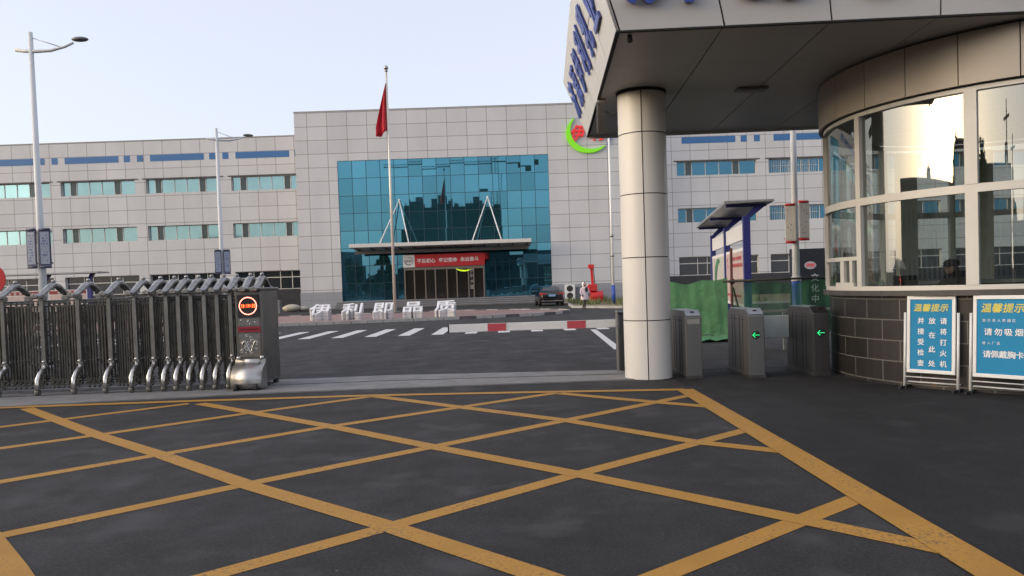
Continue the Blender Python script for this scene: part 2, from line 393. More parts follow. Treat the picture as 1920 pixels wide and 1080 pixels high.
def strip(mb, pts, w, z):
    P = [Vector((p.x, p.y, z)) for p in pts]
    L_ = []; R2 = []
    for i, p in enumerate(P):
        t = (P[min(i + 1, len(P) - 1)] - P[max(i - 1, 0)]).normalized(); nrm = Vector((-t.y, t.x, 0)) * w / 2
        L_.append(p + nrm); R2.append(p - nrm)
    mb.grid([L_, R2], False)
def pix(*a): return [G(*p) for p in a]
bord = MB()
strip(bord, pix((-140, 770), (0, 765), (375, 752), (700, 742), (1000, 736), (1284, 731)), .2, .007)
strip(bord, [Vector((2.52, 11.45, 0)), Vector((2.55, 7, 0)), Vector((2.56, 1.5, 0))], .255, .009)
hA = MB()
for ln in [((-60, 810), (0, 801), (354, 757)), ((-60, 849), (0, 841), (182, 816), (458, 776), (693, 744)), ((-60, 914), (0, 904), (292, 854), (604, 802), (875, 762), (1042, 737)),
           ((-60, 1018), (0, 1005), (453, 910), (797, 841), (1063, 788), (1290, 742)), ((300, 1105), (385, 1083), (729, 988), (1080, 890), (1404, 805)), ((1130, 1122), (1230, 1083), (1606, 935))]:
    P_ = pix(*ln); P_ = [P_[0] + (P_[0] - P_[1]).normalized() * 4] + P_ if ln[0][0] < 0 else P_
    strip(hA, P_, .165, .003)
hB = MB()
for ln in [((-330, 800), (-60, 960), (20, 1070), (50, 1120)), ((50, 766), (182, 816), (307, 855), (474, 913), (729, 988), (1000, 1076), (1060, 1098)), ((375, 757), (620, 800), (810, 838), (1080, 889), (1520, 979), (1725, 1022), (1775, 1033)),
           ((700, 743), (880, 766), (1063, 789), (1310, 830), (1460, 846), (1500, 851)), ((1050, 738), (1235, 755), (1345, 764))]:
    P_ = pix(*ln); P_ = P_ + [P_[-1] + (P_[-1] - P_[-2]).normalized() * 3] if ln[-1][1] > 1080 else P_
    strip(hB, P_, .185, .005)
bm_ = MB(); bm_.v = []; 
for k in (bord, hA, hB): bm_.add(k.v, k.f)
struct(bm_.build('box_junction_marking', M_YEL))

# gate track: concrete strip with a steel rail groove
tr = MB()
A = [(-30, 9.0), (-8.0, 11.95), (-6.04, 12.25), (-3.9, 12.55), (-2.3, 12.62), (2.05, 12.75)]
B = [(-30, 11.6), (-8.0, 14.2), (-6.04, 14.3), (-3.9, 14.4), (-2.3, 14.5), (2.05, 14.1)]
tr.cur = 0
tr.grid([[(x, y, .02) for x, y in A], [(x, y, .02) for x, y in B]], False)
tr.grid([[(x, y, .0) for x, y in A], [(x, y, .02) for x, y in A]], False)
tr.cur = 1
tr.grid([[(x, y * .47 + b * .53 - .02, .024) for (x, y), (_, b) in zip(A, B)], [(x, y * .47 + b * .53 + .02, .024) for (x, y), (_, b) in zip(A, B)]], False)
struct(tr.build('gate_track', [M_CONC, M_GROOVE]))

# zebra crossing in the yard
cw = MB()
for k in range(-8, 12):
    x = -7.2 + 1.148 * k
    if x > 3.4: break
    y0, y1 = (26.5, 31.0)
    cw.add([(x - .2, y0, .008), (x + .21, y0, .008), (x + .23, y1, .008), (x - .19, y1, .008)], [(0, 1, 2, 3)])
cw.add([(2.66, 26.5, .008), (2.86, 26.5, .008), (2.62, 18.5, .008), (2.42, 18.5, .008)], [(0, 1, 2, 3)])
struct(cw.build('crosswalk_marking', M_WHT))

# paved island
isl = [(-40, 34.2), (-18, 35.7), (-11.0, 37.0), (-7, 37.5), (-3.4, 38.1), (-1, 38.6), (1.0, 39.4), (2.2, 40.4), (3.0, 42.0), (3.1, 43.6), (2.2, 45.2), (.5, 46.6), (-3, 48.4), (-14.7, 48.4), (-40, 48)]
M_BRICKP = panel_mat('red_paver', (.27, .155, .135), .4, .2, 0, mort=.012, mcol=(.2, .13, .12), var=.15)
nb = MB(); nb.prism([(x, y, 0) for x, y in isl], (0, 0, .11))
struct(nb.build('paved_island', M_BRICKP))
kb = MB()
for i in range(len(isl) - 1):
    a, b = Vector((*isl[i], 0)), Vector((*isl[i + 1], 0)); n_ = max(1, round((b - a).length / .75))
    for k in range(n_):
        p, q = a.lerp(b, k / n_), a.lerp(b, (k + .96) / n_); t = (q - p).normalized(); nn = Vector((-t.y, t.x, 0)) * .14
        kb.cur = 1 if (k % 2 and i >= 4) else 0
        kb.prism([p - nn * .9, q - nn * .9, q + nn * .1, p + nn * .1], (0, 0, .15))
struct(kb.build('kerb', [mat('kerb_stone', (.36, .35, .34), .8, var=.2, scale=2), mat('kerb_dark', (.10, .095, .10), .8, var=.2)]))

# planted verge with kerb at the right of the yard
vg = MB(); V_ = [(3.9, 49.6), (6.6, 46.0), (40, 46.0), (40, 66), (4.1, 66), (4.2, 59)]
vg.prism([(x, y, 0) for x, y in V_], (0, 0, .09)); struct(vg.build('verge', mat('dry_soil', (.17, .135, .09), .9, var=.35, scale=1.5, bump=.6, bscale=8)))
kv = MB()
for a, b in zip(V_[:3], V_[1:3]): kv.bar([(*a, .07), (*b, .07)], .14, .15)
kv.bar([(*V_[0], .07), (*V_[5], .07)], .14, .15)
struct(kv.build('verge_kerb', mat('kerb_stone', (.4, .39, .38))))
gr = MB()
rr = random.Random(3)
for i in range(1500):
    x = rr.uniform(4.4, 16); y = rr.uniform(47.5, 65) if x > 6.5 else rr.uniform(52, 65)
    h = rr.uniform(.12, .42) * (1 if rr.random() < .8 else 1.6); a = rr.uniform(0, 6.28); w_ = .05
    gr.add([(x - w_ * math.cos(a), y - w_ * math.sin(a), .08), (x + w_ * math.cos(a), y + w_ * math.sin(a), .08), (x + rr.uniform(-.12, .12), y + rr.uniform(-.12, .12), .08 + h)], [(0, 1, 2)])
o = gr.build('verge_grass', mat('dry_grass', (.11, .13, .045), .8, var=.4, scale=.8)); tag(o, 'tufts of dry green grass on the verge beside the office wall', 'grass'); o['kind'] = 'stuff'

# ================================================================== OFFICE BUILDING
OB = thing('office_building', 'long three storey office with pale cladding panels and a blue glass entrance hall', 'building', (-5, 68, 0))
bx0, bx1, by, bz = -18.5, 10.3, 68.0, 17.23
gx0, gx1, gz0, gz1 = -14.87, 3.6, .62, 12.92
b = MB()
b.box((bx0, by, 1.5), (gx0, by + 22, bz - .0)); b.box((gx1, by, 1.5), (bx1, by + 22, bz))
b.box((gx0, by, gz1), (gx1, by + 22, bz))
b.box((gx0, by + 1.2, gz0), (gx1, by + 22, gz1))
b.build('hall_wall', M_BLOCKW, OB)
b = MB(); b.box((bx0 - .04, by - .04, 0), (gx0, by + 22, 1.5)); b.build('plinth', M_GRAN, OB); b = MB(); b.box((gx1, by - .04, 0), (bx1 + .04, by + 22, 1.5)); b.build('plinth', M_GRAN, OB)
b = MB(); b.box((bx0 - .03, by - .03, bz), (bx1 + .03, by + 22, bz + .08)); b.build('parapet_coping', mat('coping', (.36, .35, .34), .5), OB)
# curtain wall: panes set a hair out of true, as real ones are
nc, nr_ = 15, 8
pn = MB(); rr = random.Random(11)
cwid, rh = (gx1 - gx0) / nc, (gz1 - gz0) / nr_
for i in range(nc):
    for j in range(nr_):
        x0, x1 = gx0 + i * cwid + .02, gx0 + (i + 1) * cwid - .02; z0, z1 = gz0 + j * rh + .02, gz0 + (j + 1) * rh - .02
        a, c_ = rr.gauss(0, .0030), rr.gauss(0, .0030); yy = by + .12
        n = 4; rows = []
        for v in range(n + 1):
            row = []
            for u in range(n + 1):
                fx, fz = u / n - .5, v / n - .5
                row.append((x0 + (x1 - x0) * (fx + .5), yy + a * fx * 1.2 + c_ * fz * 1.5 + .0016 * (1 - 4 * fx * fx) * (1 - 4 * fz * fz) * rr.choice((-1, 1)) * 0 + .0045 * (fx * fx + fz * fz), z0 + (z1 - z0) * (fz + .5)))
            rows.append(row)
        pn.grid(rows, True)
pn.build('curtain_wall', M_CURT, OB)
ml = MB()
for i in range(nc + 1): ml.box((gx0 + i * cwid - .022, by + .10, gz0), (gx0 + i * cwid + .022, by + .2, gz1))
for j in range(nr_ + 1):
    for i in range(nc): ml.box((gx0 + i * cwid + .023, by + .103, gz0 + j * rh - .02), (gx0 + (i + 1) * cwid - .023, by + .2, gz0 + j * rh + .02))
ml.build('mullion_grid', M_MULL, OB)
st = MB()
M_STEP = mat('step_granite', (.27, .27, .28), .6, var=.12, scale=1.5)
for k in range(4): st.box((gx0 + .1, by - 3.6 + k * .35, k * .155), (gx1 - .1, by + .1 if k == 3 else by - 3.6 + (k + 1) * .35, (k + 1) * .155))
st.cur = 1  # riser strips in a darker tone, their shade put into the colour
for k in range(4): st.box((gx0 + .08, by - 3.62 + k * .35, k * .155 + .01), (gx1 - .08, by - 3.602 + k * .35, (k + 1) * .155 - .035))
st.build('entrance_steps', [M_STEP, mat('riser_shade', (.11, .11, .115), .6, var=.15, scale=1.5)], OB)
# entrance canopy on rods
cp = MB(); cp.prism([(-13.4, 64.5, 5.12), (-13.4, 64.5, 5.42), (-13.4, 68.1, 5.55), (-13.4, 68.1, 5.0)], (15.2, 0, 0))
cp.build('entrance_canopy', mat('canopy_white', (.62, .60, .57), .45, var=.05), OB, bevel=.02)
cb = MB()
for k in range(13): x = -13 + k * 1.2; cb.prism([(x, 64.7, 5.10), (x, 68, 4.98), (x, 68, 4.7), (x, 66.2, 4.85)], (.1, 0, 0))
cb.box((-13.2, 66.0, 4.62), (1.6, 66.12, 4.9)); cb.build('canopy_rib', mat('canopy_steel', (.12, .125, .13), .5), OB)
for ax in (-9.57, -1.83):
    rd = MB(); rd.tube([(ax, 68.05, 9.35), (ax - 1.28, 64.7, 5.42)], .05); rd.tube([(ax, 68.05, 9.35), (ax + 1.13, 64.7, 5.42)], .05)
    rd.ball((ax, 68.0, 9.35), .1, 6); rd.build('suspension_rod', M_WHITE, OB)
# entrance vestibule
dx0, dx1, dy, dz0, dz1 = -9.18, -2.28, 66.5, .62, 3.36
M_BRONZE = mat('bronze_frame', (.24, .20, .16), .35, .6, var=.1)
M_DGLASS = mat('door_glass', (.02, .018, .016), .05, 0, var=0, spec=.6)
ve = MB(); ve.box((dx0, dy, dz1), (dx1, by + .05, dz1 + .12))
ve.box((dx0, dy, dz0), (dx0 + .12, by + .05, dz1)); ve.box((dx1 - .12, dy, dz0), (dx1, by + .05, dz1))
for x in (-8.3, -7.35, -6.5, -5.5, -4.65, -3.65, -3.2): ve.box((x - .05, dy, dz0), (x + .05, dy + .1, dz1))
ve.box((dx0 + .12, dy - .02, dz1 - .22), (dx1 - .12, dy + .12, dz1))
vo = ve.build('entrance_vestibule', M_BRONZE, OB)
for (a, c_) in ((dx0 + .12, -7.35), (-7.35, -5.5), (-5.5, -3.65), (-3.65, dx1 - .12)):
    k = MB(); k.box((a + .05, dy + .04, dz0 + .03), (c_ - .05, dy + .06, dz1 - .22)); d_ = k.build('door_leaf', M_DGLASS, vo)
k = MB()  # reflection of the lime logo, drawn as a faintly glowing crescent
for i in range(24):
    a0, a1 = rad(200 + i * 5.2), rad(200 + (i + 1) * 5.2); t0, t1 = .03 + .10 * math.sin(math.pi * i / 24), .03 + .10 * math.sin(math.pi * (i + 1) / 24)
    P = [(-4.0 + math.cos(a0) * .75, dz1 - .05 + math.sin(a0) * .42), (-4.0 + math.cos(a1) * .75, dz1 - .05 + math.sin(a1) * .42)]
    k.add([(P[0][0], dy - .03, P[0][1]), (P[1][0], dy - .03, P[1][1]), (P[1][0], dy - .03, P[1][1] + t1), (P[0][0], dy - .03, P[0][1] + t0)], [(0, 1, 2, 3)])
k.build('crescent_reflection', mat('lime_reflection', (.62, .85, .02), .4, emit=.3, var=0), OB)
k = MB(); Mt = basis((-3.35, dy - .03, 2.95), (1, 0, 0), (0, 0, 1), (0, -1, 0)); text(k, '伊利大厦', Mt, .42, 0, .01, down=True, step=.47)
k.build('door_lettering', mat('grey_print', (.30, .28, .27), .5, var=0), OB)

# wings
def window(x0, x1, z0, z1, y, rnd, glassm, kind):
    fr = MB(); t = .06; d = .1
    wl = [.11, .085, .17, .17, .17, .085, .21] if kind == 'strip' else [.24, .12, .24, .16, .24]
    if kind == 'barred': wl = [.16, .1, .16, .1, .12, .18, .18]
    tot = sum(wl); xs = [x0]
    for q in wl: xs.append(xs[-1] + (x1 - x0) * q / tot)
    fr.box((x0, y, z0), (x1, y + d, z0 + t)); fr.box((x0, y, z1 - t), (x1, y + d, z1))
    for i, x in enumerate(xs):
        a = x0 if i == 0 else (x1 - t if i == len(wl) else x - t / 2); fr.box((a, y - .002, z0 + t), (a + t, y + d - .004, z1 - t))
    if kind == 'ground': fr.box((x0 + t, y - .004, z0 + (z1 - z0) * .62), (x1 - t, y + d - .01, z0 + (z1 - z0) * .62 + .08))
    if kind == 'barred':
        for q in range(26):
            xx = x0 + .15 + (x1 - x0 - .3) * .62 * q / 26; fr.box((xx, y - .06, z0 + .05), (xx + .02, y - .04, z1 - .05))
        fr.box((x0 + .1, y - .07, (z0 + z1) / 2), (x0 + (x1 - x0) * .62, y - .04, (z0 + z1) / 2 + .03))
    o = fr.build('window', M_ALU, OB)
    pa = MB(); dk = MB()
    for i in range(len(wl)):
        a, c_ = xs[i] + t * .5, xs[i + 1] - t * .5
        opn = kind != 'ground' and wl[i] < .1
        tgt = dk if opn else pa
        yo = y + .05 + rnd.uniform(-.004, .004)
        tgt.box((a, yo, z0 + t), (c_, yo + .01, z1 - t))
    if pa.v: pa.build('pane', glassm, o)
    if dk.v: dk.build('open_sash', mat('sash_shadow_glass', (.06, .08, .085), .08, .2, var=0), o)
    sl = MB(); sl.box((x0 - .05, y - .12, z0 - .06), (x1 + .05, y - .005, z0)); sl.build('sill', mat('coping', (.36, .35, .34)), o)

wy = 71.0; wt = 15.85
rows3 = [(1.9, 3.62, 'ground'), (6.72, 8.06, 'strip'), (11.02, 12.32, 'strip')]
def wing(x0, x1, starts, width, glassm, seed):
    rnd = random.Random(seed); wl_ = MB()
    zs = [1.9]
    for (a, c_, k) in rows3:
        pass
    bands = [(3.62, 6.72), (8.06, 11.02), (12.32, wt)]
    for a, c_ in bands: wl_.box((x0, wy, a), (x1, wy + 18, c_))
    for (a, c_, k) in rows3:
        edges = [x0] + [e for s_ in starts for e in (max(x0, s_), min(x1, s_ + width))] + [x1]
        for i in range(0, len(edges), 2):
            if edges[i + 1] - edges[i] > .01: wl_.box((edges[i], wy + .003, a), (edges[i + 1], wy + 17.9, c_))
        wl_.box((x0, wy + 2.2, a + .001), (x1, wy + 17.8, c_ - .001))
    wl_.build('wing_wall', M_WINGW, OB)
    pl = MB(); pl.box((x0, wy - .06, 0), (x1, wy + 18, 1.9)); pl.build('wing_plinth', M_DGRAN, OB)
    cpn = MB(); cpn.box((x0 - .02, wy - .03, wt), (x1 + .02, wy + 18, wt + .06)); cpn.build('parapet_coping', mat('coping', (.36, .35, .34)), OB)
    for i, s_ in enumerate(starts):
        for (a, c_, k) in rows3:
            gm = M_WIN_DARK if k == 'ground' else glassm
            kk = k
            if glassm is M_WIN_BLUE and i == 1 and k == 'strip': kk = 'barred'
            window(max(x0, s_), min(x1, s_ + width), a, c_, wy + .28, rnd, gm, kk)
        hd = MB(); hd.box((s_ - .3, wy - .03, 12.32), (s_ + width + .3, wy + .0, 12.42)); hd.build('window_hood', mat('hood_dark', (.07, .07, .07), .5), OB)
        for (u0, u1) in ((.5, 5.4), (5.9, 6.45), (7.35 - .25, 7.35 + .3)):
            if s_ + u1 < x1:
                bp = MB(); bp.box((s_ + u0, wy - .02, 13.95), (s_ + u1, wy + .0, 14.52)); bp.build('blue_panel', M_BLUEP, OB)
wing(-100, bx0, [-25.27 - 7.8 * k for k in range(9, -1, -1)], 6.8, M_WIN_TEAL, 5)
wing(bx1, 62, [15.47 + 8.4 * k for k in range(5)], 7.3, M_WIN_BLUE, 8)

# logo on the hall wall
Mlog = basis((7.15, by, 14.6), (1, 0, 0), (0, 0, 1), (0, -1, 0))
def crescent(mb, M, rx, ry, a0, a1, tmax, depth, n=40, t0=.12):
    rows = []
    for i in range(n + 1):
        u = i / n; a = rad(a0 + (a1 - a0) * u); t = tmax * (t0 + (1 - t0) * math.sin(math.pi * u) ** .8)
        o_ = Vector((math.cos(a) * rx, math.sin(a) * ry, 0)); i_ = o_ * (1 - t)
        rows.append([M @ (o_ + Vector((0, 0, depth))), M @ (i_ + Vector((0, 0, depth))), M @ i_, M @ o_])
    mb.grid(rows, False, True)
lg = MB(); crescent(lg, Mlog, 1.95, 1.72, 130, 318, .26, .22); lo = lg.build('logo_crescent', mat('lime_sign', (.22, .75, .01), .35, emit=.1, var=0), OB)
lg = MB(); crescent(lg, Mlog, 2.05, 1.75, -38, 110, .16, .2); lg.build('logo_swoosh', mat('logo_blue', (.03, .10, .42), .35, var=0), OB)
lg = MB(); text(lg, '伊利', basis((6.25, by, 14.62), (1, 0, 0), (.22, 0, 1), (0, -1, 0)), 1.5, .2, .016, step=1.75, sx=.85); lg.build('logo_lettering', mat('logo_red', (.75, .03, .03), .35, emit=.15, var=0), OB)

# banner over the entrance
BN = thing('banner', 'red banner with white slogan and a round emblem hung over the entrance doors', 'banner', (-5.7, 66.35, 3.4))
k = MB(); k.box((-8.2, 66.32, 3.4), (-2.2, 66.36, 4.44)); k.build('red_cloth', mat('banner_red', (.50, .022, .03), .7, var=.1, scale=1), BN)
k = MB(); k.box((-9.2, 66.315, 3.38), (-8.2, 66.355, 4.44)); k.build('emblem_panel', M_WHITE, BN)
k = MB(); Mb = basis((-7.82, 66.31, 3.9), (1, 0, 0), (0, 0, 1), (0, -1, 0)); text(k, '不忘初心', Mb, .40, 0, .03, step=.4)
text(k, '牢记使命', basis((-5.95, 66.31, 3.92), (1, 0, 0), (0, 0, 1), (0, -1, 0)), .40, 0, .03, step=.4)
text(k, '永远奋斗', basis((-4.1, 66.31, 3.94), (1, 0, 0), (0, 0, 1), (0, -1, 0)), .40, 0, .03, step=.4); k.build('lettering', M_WTXT, BN)
k = MB(); Me = basis((-8.7, 66.305, 3.9), (1, 0, 0), (0, 0, 1), (0, -1, 0)); crescent(k, Me, .38, .34, 140, 330, .22, .004); crescent(k, Me, .38, .34, -30, 130, .12, .004)
text(k, '伊利', basis((-8.85, 66.3, 3.9), (1, 0, 0), (.2, 0, 1), (0, -1, 0)), .27, 0, .02, step=.28); k.build('emblem', mat('emblem_grey', (.10, .10, .14), .5, var=0), BN)
k = MB(); k.grid([[(-2.2, 66.34, 4.44), (-1.95, 66.8, 4.42), (-1.85, 67.4, 4.5)], [(-2.2, 66.34, 3.8), (-1.97, 66.8, 3.9), (-1.87, 67.4, 3.85)]]); k.build('loose_end', mat('banner_red', (.5, .022, .03)), BN, solid=.01)

# air conditioners beside the hall
def ac_unit(x, y, label):
    t = thing('air_conditioner', label, 'air conditioner', (x, y, .09), 0, 'outdoor air conditioning units')
    k = MB(); k.box((-.42, 0, .1), (.42, .36, 1.38)); k.box((-.38, .04, 0), (-.28, .32, .1)); k.box((.28, .04, 0), (.38, .32, .1)); k.build('casing', M_WHITE, t, True, bevel=.02)
    for z in (.42, 1.03):
        k = MB(); k.cyl((0, -.012, z), .27, .012, 28, 'y')
        for q in range(3): k.tube([(math.cos(a) * (.1 + q * .07), -.02, z + math.sin(a) * (.1 + q * .07)) for a in [i * math.pi / 10 for i in range(21)]], .006, 4, False)
        k.cyl((0, -.03, z), .06, .02, 12, 'y'); k.build('fan', mat('fan_black', (.03, .03, .032), .5), t, True)
    return t
ac_unit(4.98, 65.9, 'white outdoor unit with two dark fans right beside the black car')
ac_unit(6.75, 66.4, 'white outdoor unit with two dark fans behind the walking person')
k = MB(); k.box((5.55, 66.4, .09), (6.1, 66.9, 1.25)); k.box((5.6, 66.37, .2), (6.05, 66.4, 1.15))
o = k.build('junction_cabinet', mat('cabinet_grey', (.17, .17, .19), .5), bevel=.02); tag(o, 'grey electrical cabinet standing between the two white outdoor units', 'cabinet')

# ================================================================== YARD OBJECTS
FP = thing('flag_pole', 'tall white flagpole standing on the paved island in front of the entrance', 'flagpole', (-7.2, 47.6, .1))
k = MB(); k.tube([(-7.2, 47.6, .1), (-7.2, 47.6, 15)], [.10, .055], 14); k.build('pole', mat('flagpole_white', (.66, .62, .55), .35, .2, var=.05), FP)
k = MB(); k.cyl((-7.2, 47.6, .1), .3, .12, 20); k.build('base', M_CONC, FP)
k = MB(); k.ball((-7.2, 47.6, 15.1), .14); k.cyl((-7.2, 47.6, 14.86), .09, .1, 12); k.build('finial', M_STEEL, FP)
k = MB(); rows = []
for i in range(25):
    u = i / 24; z = 14.15 - 2.75 * u; wd = .06 + .62 * min(1, u * 1.15) ** .9; row = []
    for j in range(13):
        v = j / 12; x = -7.26 - wd * v; y = 47.55 + .17 * math.sin(v * 9 + u * 2.5) * (.3 + .7 * u); zz = z - .35 * v * u - (.25 * (1 - abs(v - .6)) if i == 24 else 0)
        row.append((x + .06 * (1 - u) * v, y, zz))
    rows.append(row)
k.grid(rows); o = k.build('flag', mat('flag_red', (.52, .02, .035), .75, var=.15, scale=2), solid=.008); tag(o, 'limp red flag hanging from the top of the white flagpole', 'flag')

M_SLOG = mat('slogan_white', (.74, .74, .75), .6, var=.08, scale=3)
M_SLOGS = panel_mat('slogan_side', (.60, .59, .59), .3, .16, 0, mort=.012, mcol=(.42, .41, .41), var=.06)
_sl = [('伊', -9.9, 'a person-radical character, leftmost of the row'), ('利', -8.2, 'second from left'), ('即', -6.58, 'middle'), ('品', -5.02, 'three boxes'), ('质', -3.36, 'rightmost')]
_lab = ['white block character 伊 at the left end of the row on the island', 'white block character 利 with a tall right stroke, second in the row', 'white block character 即 in the middle of the row, left of the flagpole',
        'white block character 品 made of three boxes, just right of the flagpole', 'white block character 质 at the right end of the row on the island']
for i, (ch, x, _) in enumerate(_sl):
    k = MB(); V, Fc = glyph(ch, 0.0); sz = 1.12; yb = 39.2 + .35 - i * .22
    T = [(x + p[0] * sz, yb + (p[1] + .42) * sz * .7, .11 + .34 + (p[1] + .42) * sz * .50) for p in V]
    Bt = [(a, b_, .11) for a, b_, c_ in T]; n = len(T)
    for q, (ox, oy) in enumerate(((-.022, 0), (.022, 0), (0, -.02), (0, .02))):
        sh = lambda L: [(a + ox, b_ + oy, c_ - (q * .0015 if c_ > .12 else 0)) for a, b_, c_ in L]
        k.cur = 0; k.add(sh(T), Fc); k.cur = 1; k.add(sh(T) + sh(Bt), [(a, b_, b_ + n, a + n) for a, b_ in boundary(Fc)])
    o = k.build('slogan_character', [M_SLOG, M_SLOGS]); tag(o, _lab[i], 'letter block', 'white slogan characters on the paved island')

# ---- car
def wheel(parent, x, y, r=.33, wdt=.22, side=1):
    t = MB(); rows = []
    for i in range(29):
        a = 2 * math.pi * i / 28; c_, s_ = math.cos(a), math.sin(a)
        rows.append([(x + dx, y + c_ * rr_, r + s_ * rr_) for dx, rr_ in ((-wdt / 2, r * .62), (-wdt / 2, r * .93), (-wdt * .35, r), (wdt * .35, r), (wdt / 2, r * .93), (wdt / 2, r * .62))])
    t.grid(rows); o = t.build('wheel', M_BLACK, parent, True)
    q = MB(); q.cyl((x - wdt * .42, y, r), r * .63, wdt * .84, 24, 'x')
    for i in range(5):
        a = 2 * math.pi * i / 5; q.box((x + side * wdt * .42 - .02, y - .03, r), (x + side * wdt * .42 + .02, y + .03, r + r * .6), Matrix.Translation((x, y, r)) @ Matrix.Rotation(a, 4, 'X') @ Matrix.Translation((-x, -y, -r)))
    q.build('rim', M_STEELB, o, True)
CARM = mat('black_car_paint', (.012, .012, .016), .12, .2, var=0, spec=.8)
CAR = thing('parked_car', 'black sedan seen from behind, parked by the entrance steps', 'car', (2.85, 54.6, 0), rad(3))
st_ = [(0, .55, .42, .86, .70), (.06, .72, .30, 1.02, .78), (.35, .84, .24, 1.08, .86), (.95, .90, .22, 1.05, .90), (1.6, .92, .22, .98, .91), (2.6, .92, .22, .94, .91), (3.4, .91, .22, .93, .90), (4.1, .88, .22, .88, .86), (4.6, .78, .28, .74, .74), (4.8, .55, .36, .60, .52)]
k = MB(); rows = []
for (y, hw, z0, z1, hw2) in st_:
    half = [(hw * .86, z0), (hw, z0 + .12), (hw * 1.01, (z0 + z1) * .5), (hw * .985, z1 - .12), (hw2 * .93, z1)]
    rows.append([(-x, y, z) for x, z in half] + [(x, y, z) for x, z in half[::-1]])
k.grid(rows, True, True); n = len(rows[0]); k.f += [list(range(n)), [len(rows) * n - n + i for i in range(n)][::-1]]; k.mi += [0, 0]; k.sm += [True, True]
body = k.build('body', CARM, CAR, True, subd=2)
k = MB(); rows = []
for (y, hw, z) in ((.42, .66, 1.06), (.95, .62, 1.33), (1.35, .60, 1.44), (2.2, .60, 1.47), (2.8, .61, 1.40), (3.6, .70, .95)):
    rows.append([(-.80, max(.3, y - .1) if y < 2 else y + .05, .95), (-hw - .06, y, z - .1), (-hw * .9, y, z), (0, y, z + .03), (hw * .9, y, z), (hw + .06, y, z - .1), (.80, max(.3, y - .1) if y < 2 else y + .05, .95)])
k.grid(rows, True); k.build('roof', CARM, CAR, True, subd=1)
k = MB(); k.add([(-.62, .47, 1.10), (.62, .47, 1.10), (.54, .91, 1.355), (-.54, .91, 1.355)], [(0, 1, 2, 3)]); k.build('rear_window', mat('car_glass', (.03, .035, .04), .05, .1, var=0, spec=.9), CAR, True)
for s_ in (-1, 1):
    k = MB(); k.prism([(s_ * .86, .10, .80), (s_ * .42, -.01, .86), (s_ * .42, -.01, .92), (s_ * .84, .10, .97)], (0, .06, 0)); k.build('taillight', mat('tail_red', (.35, .02, .02), .2, emit=.1, var=0), CAR, True, bevel=.01)
    k = MB(); k.ball((s_ * 1.0, 3.0, 1.02), .11, 6, sc=(1, .6, .75)); k.build('mirror', CARM, CAR, True)
    for y in (.92, 3.75): wheel(CAR, s_ * .80, y, side=s_)
k = MB(); k.box((-.24, -.055, .70), (.24, -.03, .84)); k.build('number_plate', mat('plate_blue', (.25, .42, .62), .4, var=0), CAR, True)
k = MB(); k.box((-.75, -.03, .36), (.75, .05, .41)); k.box((-.40, -.02, .9), (.40, .02, .925)); k.build('trim', M_STEELB, CAR, True)

# ---- skinned figures
def skin(verts, edges, radii, name, m, parent=None, subd=2, root=0, local=True):
    me = bpy.data.meshes.new(name); me.from_pydata(verts, edges, []); o = bpy.data.objects.new(name, me); COL.objects.link(o)
    md = o.modifiers.new('s', 'SKIN'); md.use_smooth_shade = True
    for i, r in enumerate(radii):
        d = me.skin_vertices[0].data[i]; d.radius = (r, r) if not isinstance(r, tuple) else r; d.use_root = (i == root)
    s2 = o.modifiers.new('u', 'SUBSURF'); s2.levels = subd; s2.render_levels = subd
    dg = bpy.context.evaluated_depsgraph_get(); m2 = bpy.data.meshes.new_from_object(o.evaluated_get(dg)); m2.name = name
    m2.materials.clear(); m2.materials.append(m)
    for p in m2.polygons: p.use_smooth = True
    bpy.data.objects.remove(o); o = bpy.data.objects.new(name, m2); COL.objects.link(o)
    if parent is not None: o.parent = parent
    return o
M_SKIN = mat('skin', (.45, .27, .20), .55, var=.05)
M_COAT = mat('pale_coat', (.66, .56, .58), .8, var=.08, scale=5)
M_DARKC = mat('dark_cloth', (.022, .020, .024), .8, var=.15)
PW = thing('person', 'person in a pale pink hooded coat and dark trousers walking across the yard', 'person', (4.24, 44.9, .004), rad(35))
h = 1.6
bv = [(0, 0, .86), (0, .01, 1.08), (0, .0, 1.27), (0, -.01, 1.37), (0, -.03, 1.46), (0, -.03, 1.56),
      (-.09, 0, .80), (-.10, -.14, .46), (-.10, -.10, .08), (-.10, -.22, .035), (.09, 0, .80), (.10, .12, .46), (.10, .32, .12), (.10, .24, .035),
      (-.19, 0, 1.27), (-.24, .05, 1.03), (-.23, -.08, .85), (-.23, -.12, .77), (.19, 0, 1.27), (.24, -.05, 1.03), (.23, -.22, .92), (.22, -.28, .87)]
be = [(0, 1), (1, 2), (2, 3), (3, 4), (4, 5), (0, 6), (6, 7), (7, 8), (8, 9), (0, 10), (10, 11), (11, 12), (12, 13), (2, 14), (14, 15), (15, 16), (16, 17), (2, 18), (18, 19), (19, 20), (20, 21)]
br_ = [.13, .12, .13, .055, .09, .075, .085, .06, .042, .035, .085, .06, .042, .035, .06, .045, .036, .032, .06, .045, .036, .032]
skin(bv, be, br_, 'body', M_DARKC, PW)
k = MB(); rows = []
for z, rx, ry, yo in ((.60, .25, .20, 0), (.66, .25, .20, 0), (.85, .22, .17, 0), (1.02, .19, .145, 0), (1.2, .21, .15, 0), (1.31, .19, .13, 0), (1.37, .09, .08, 0)):
    rows.append([(math.cos(a) * rx, math.sin(a) * ry + yo, z) for a in [2 * math.pi * i / 20 for i in range(20)]])
k.grid(rows, True, True); k.build('coat', M_COAT, PW, True, solid=.015)
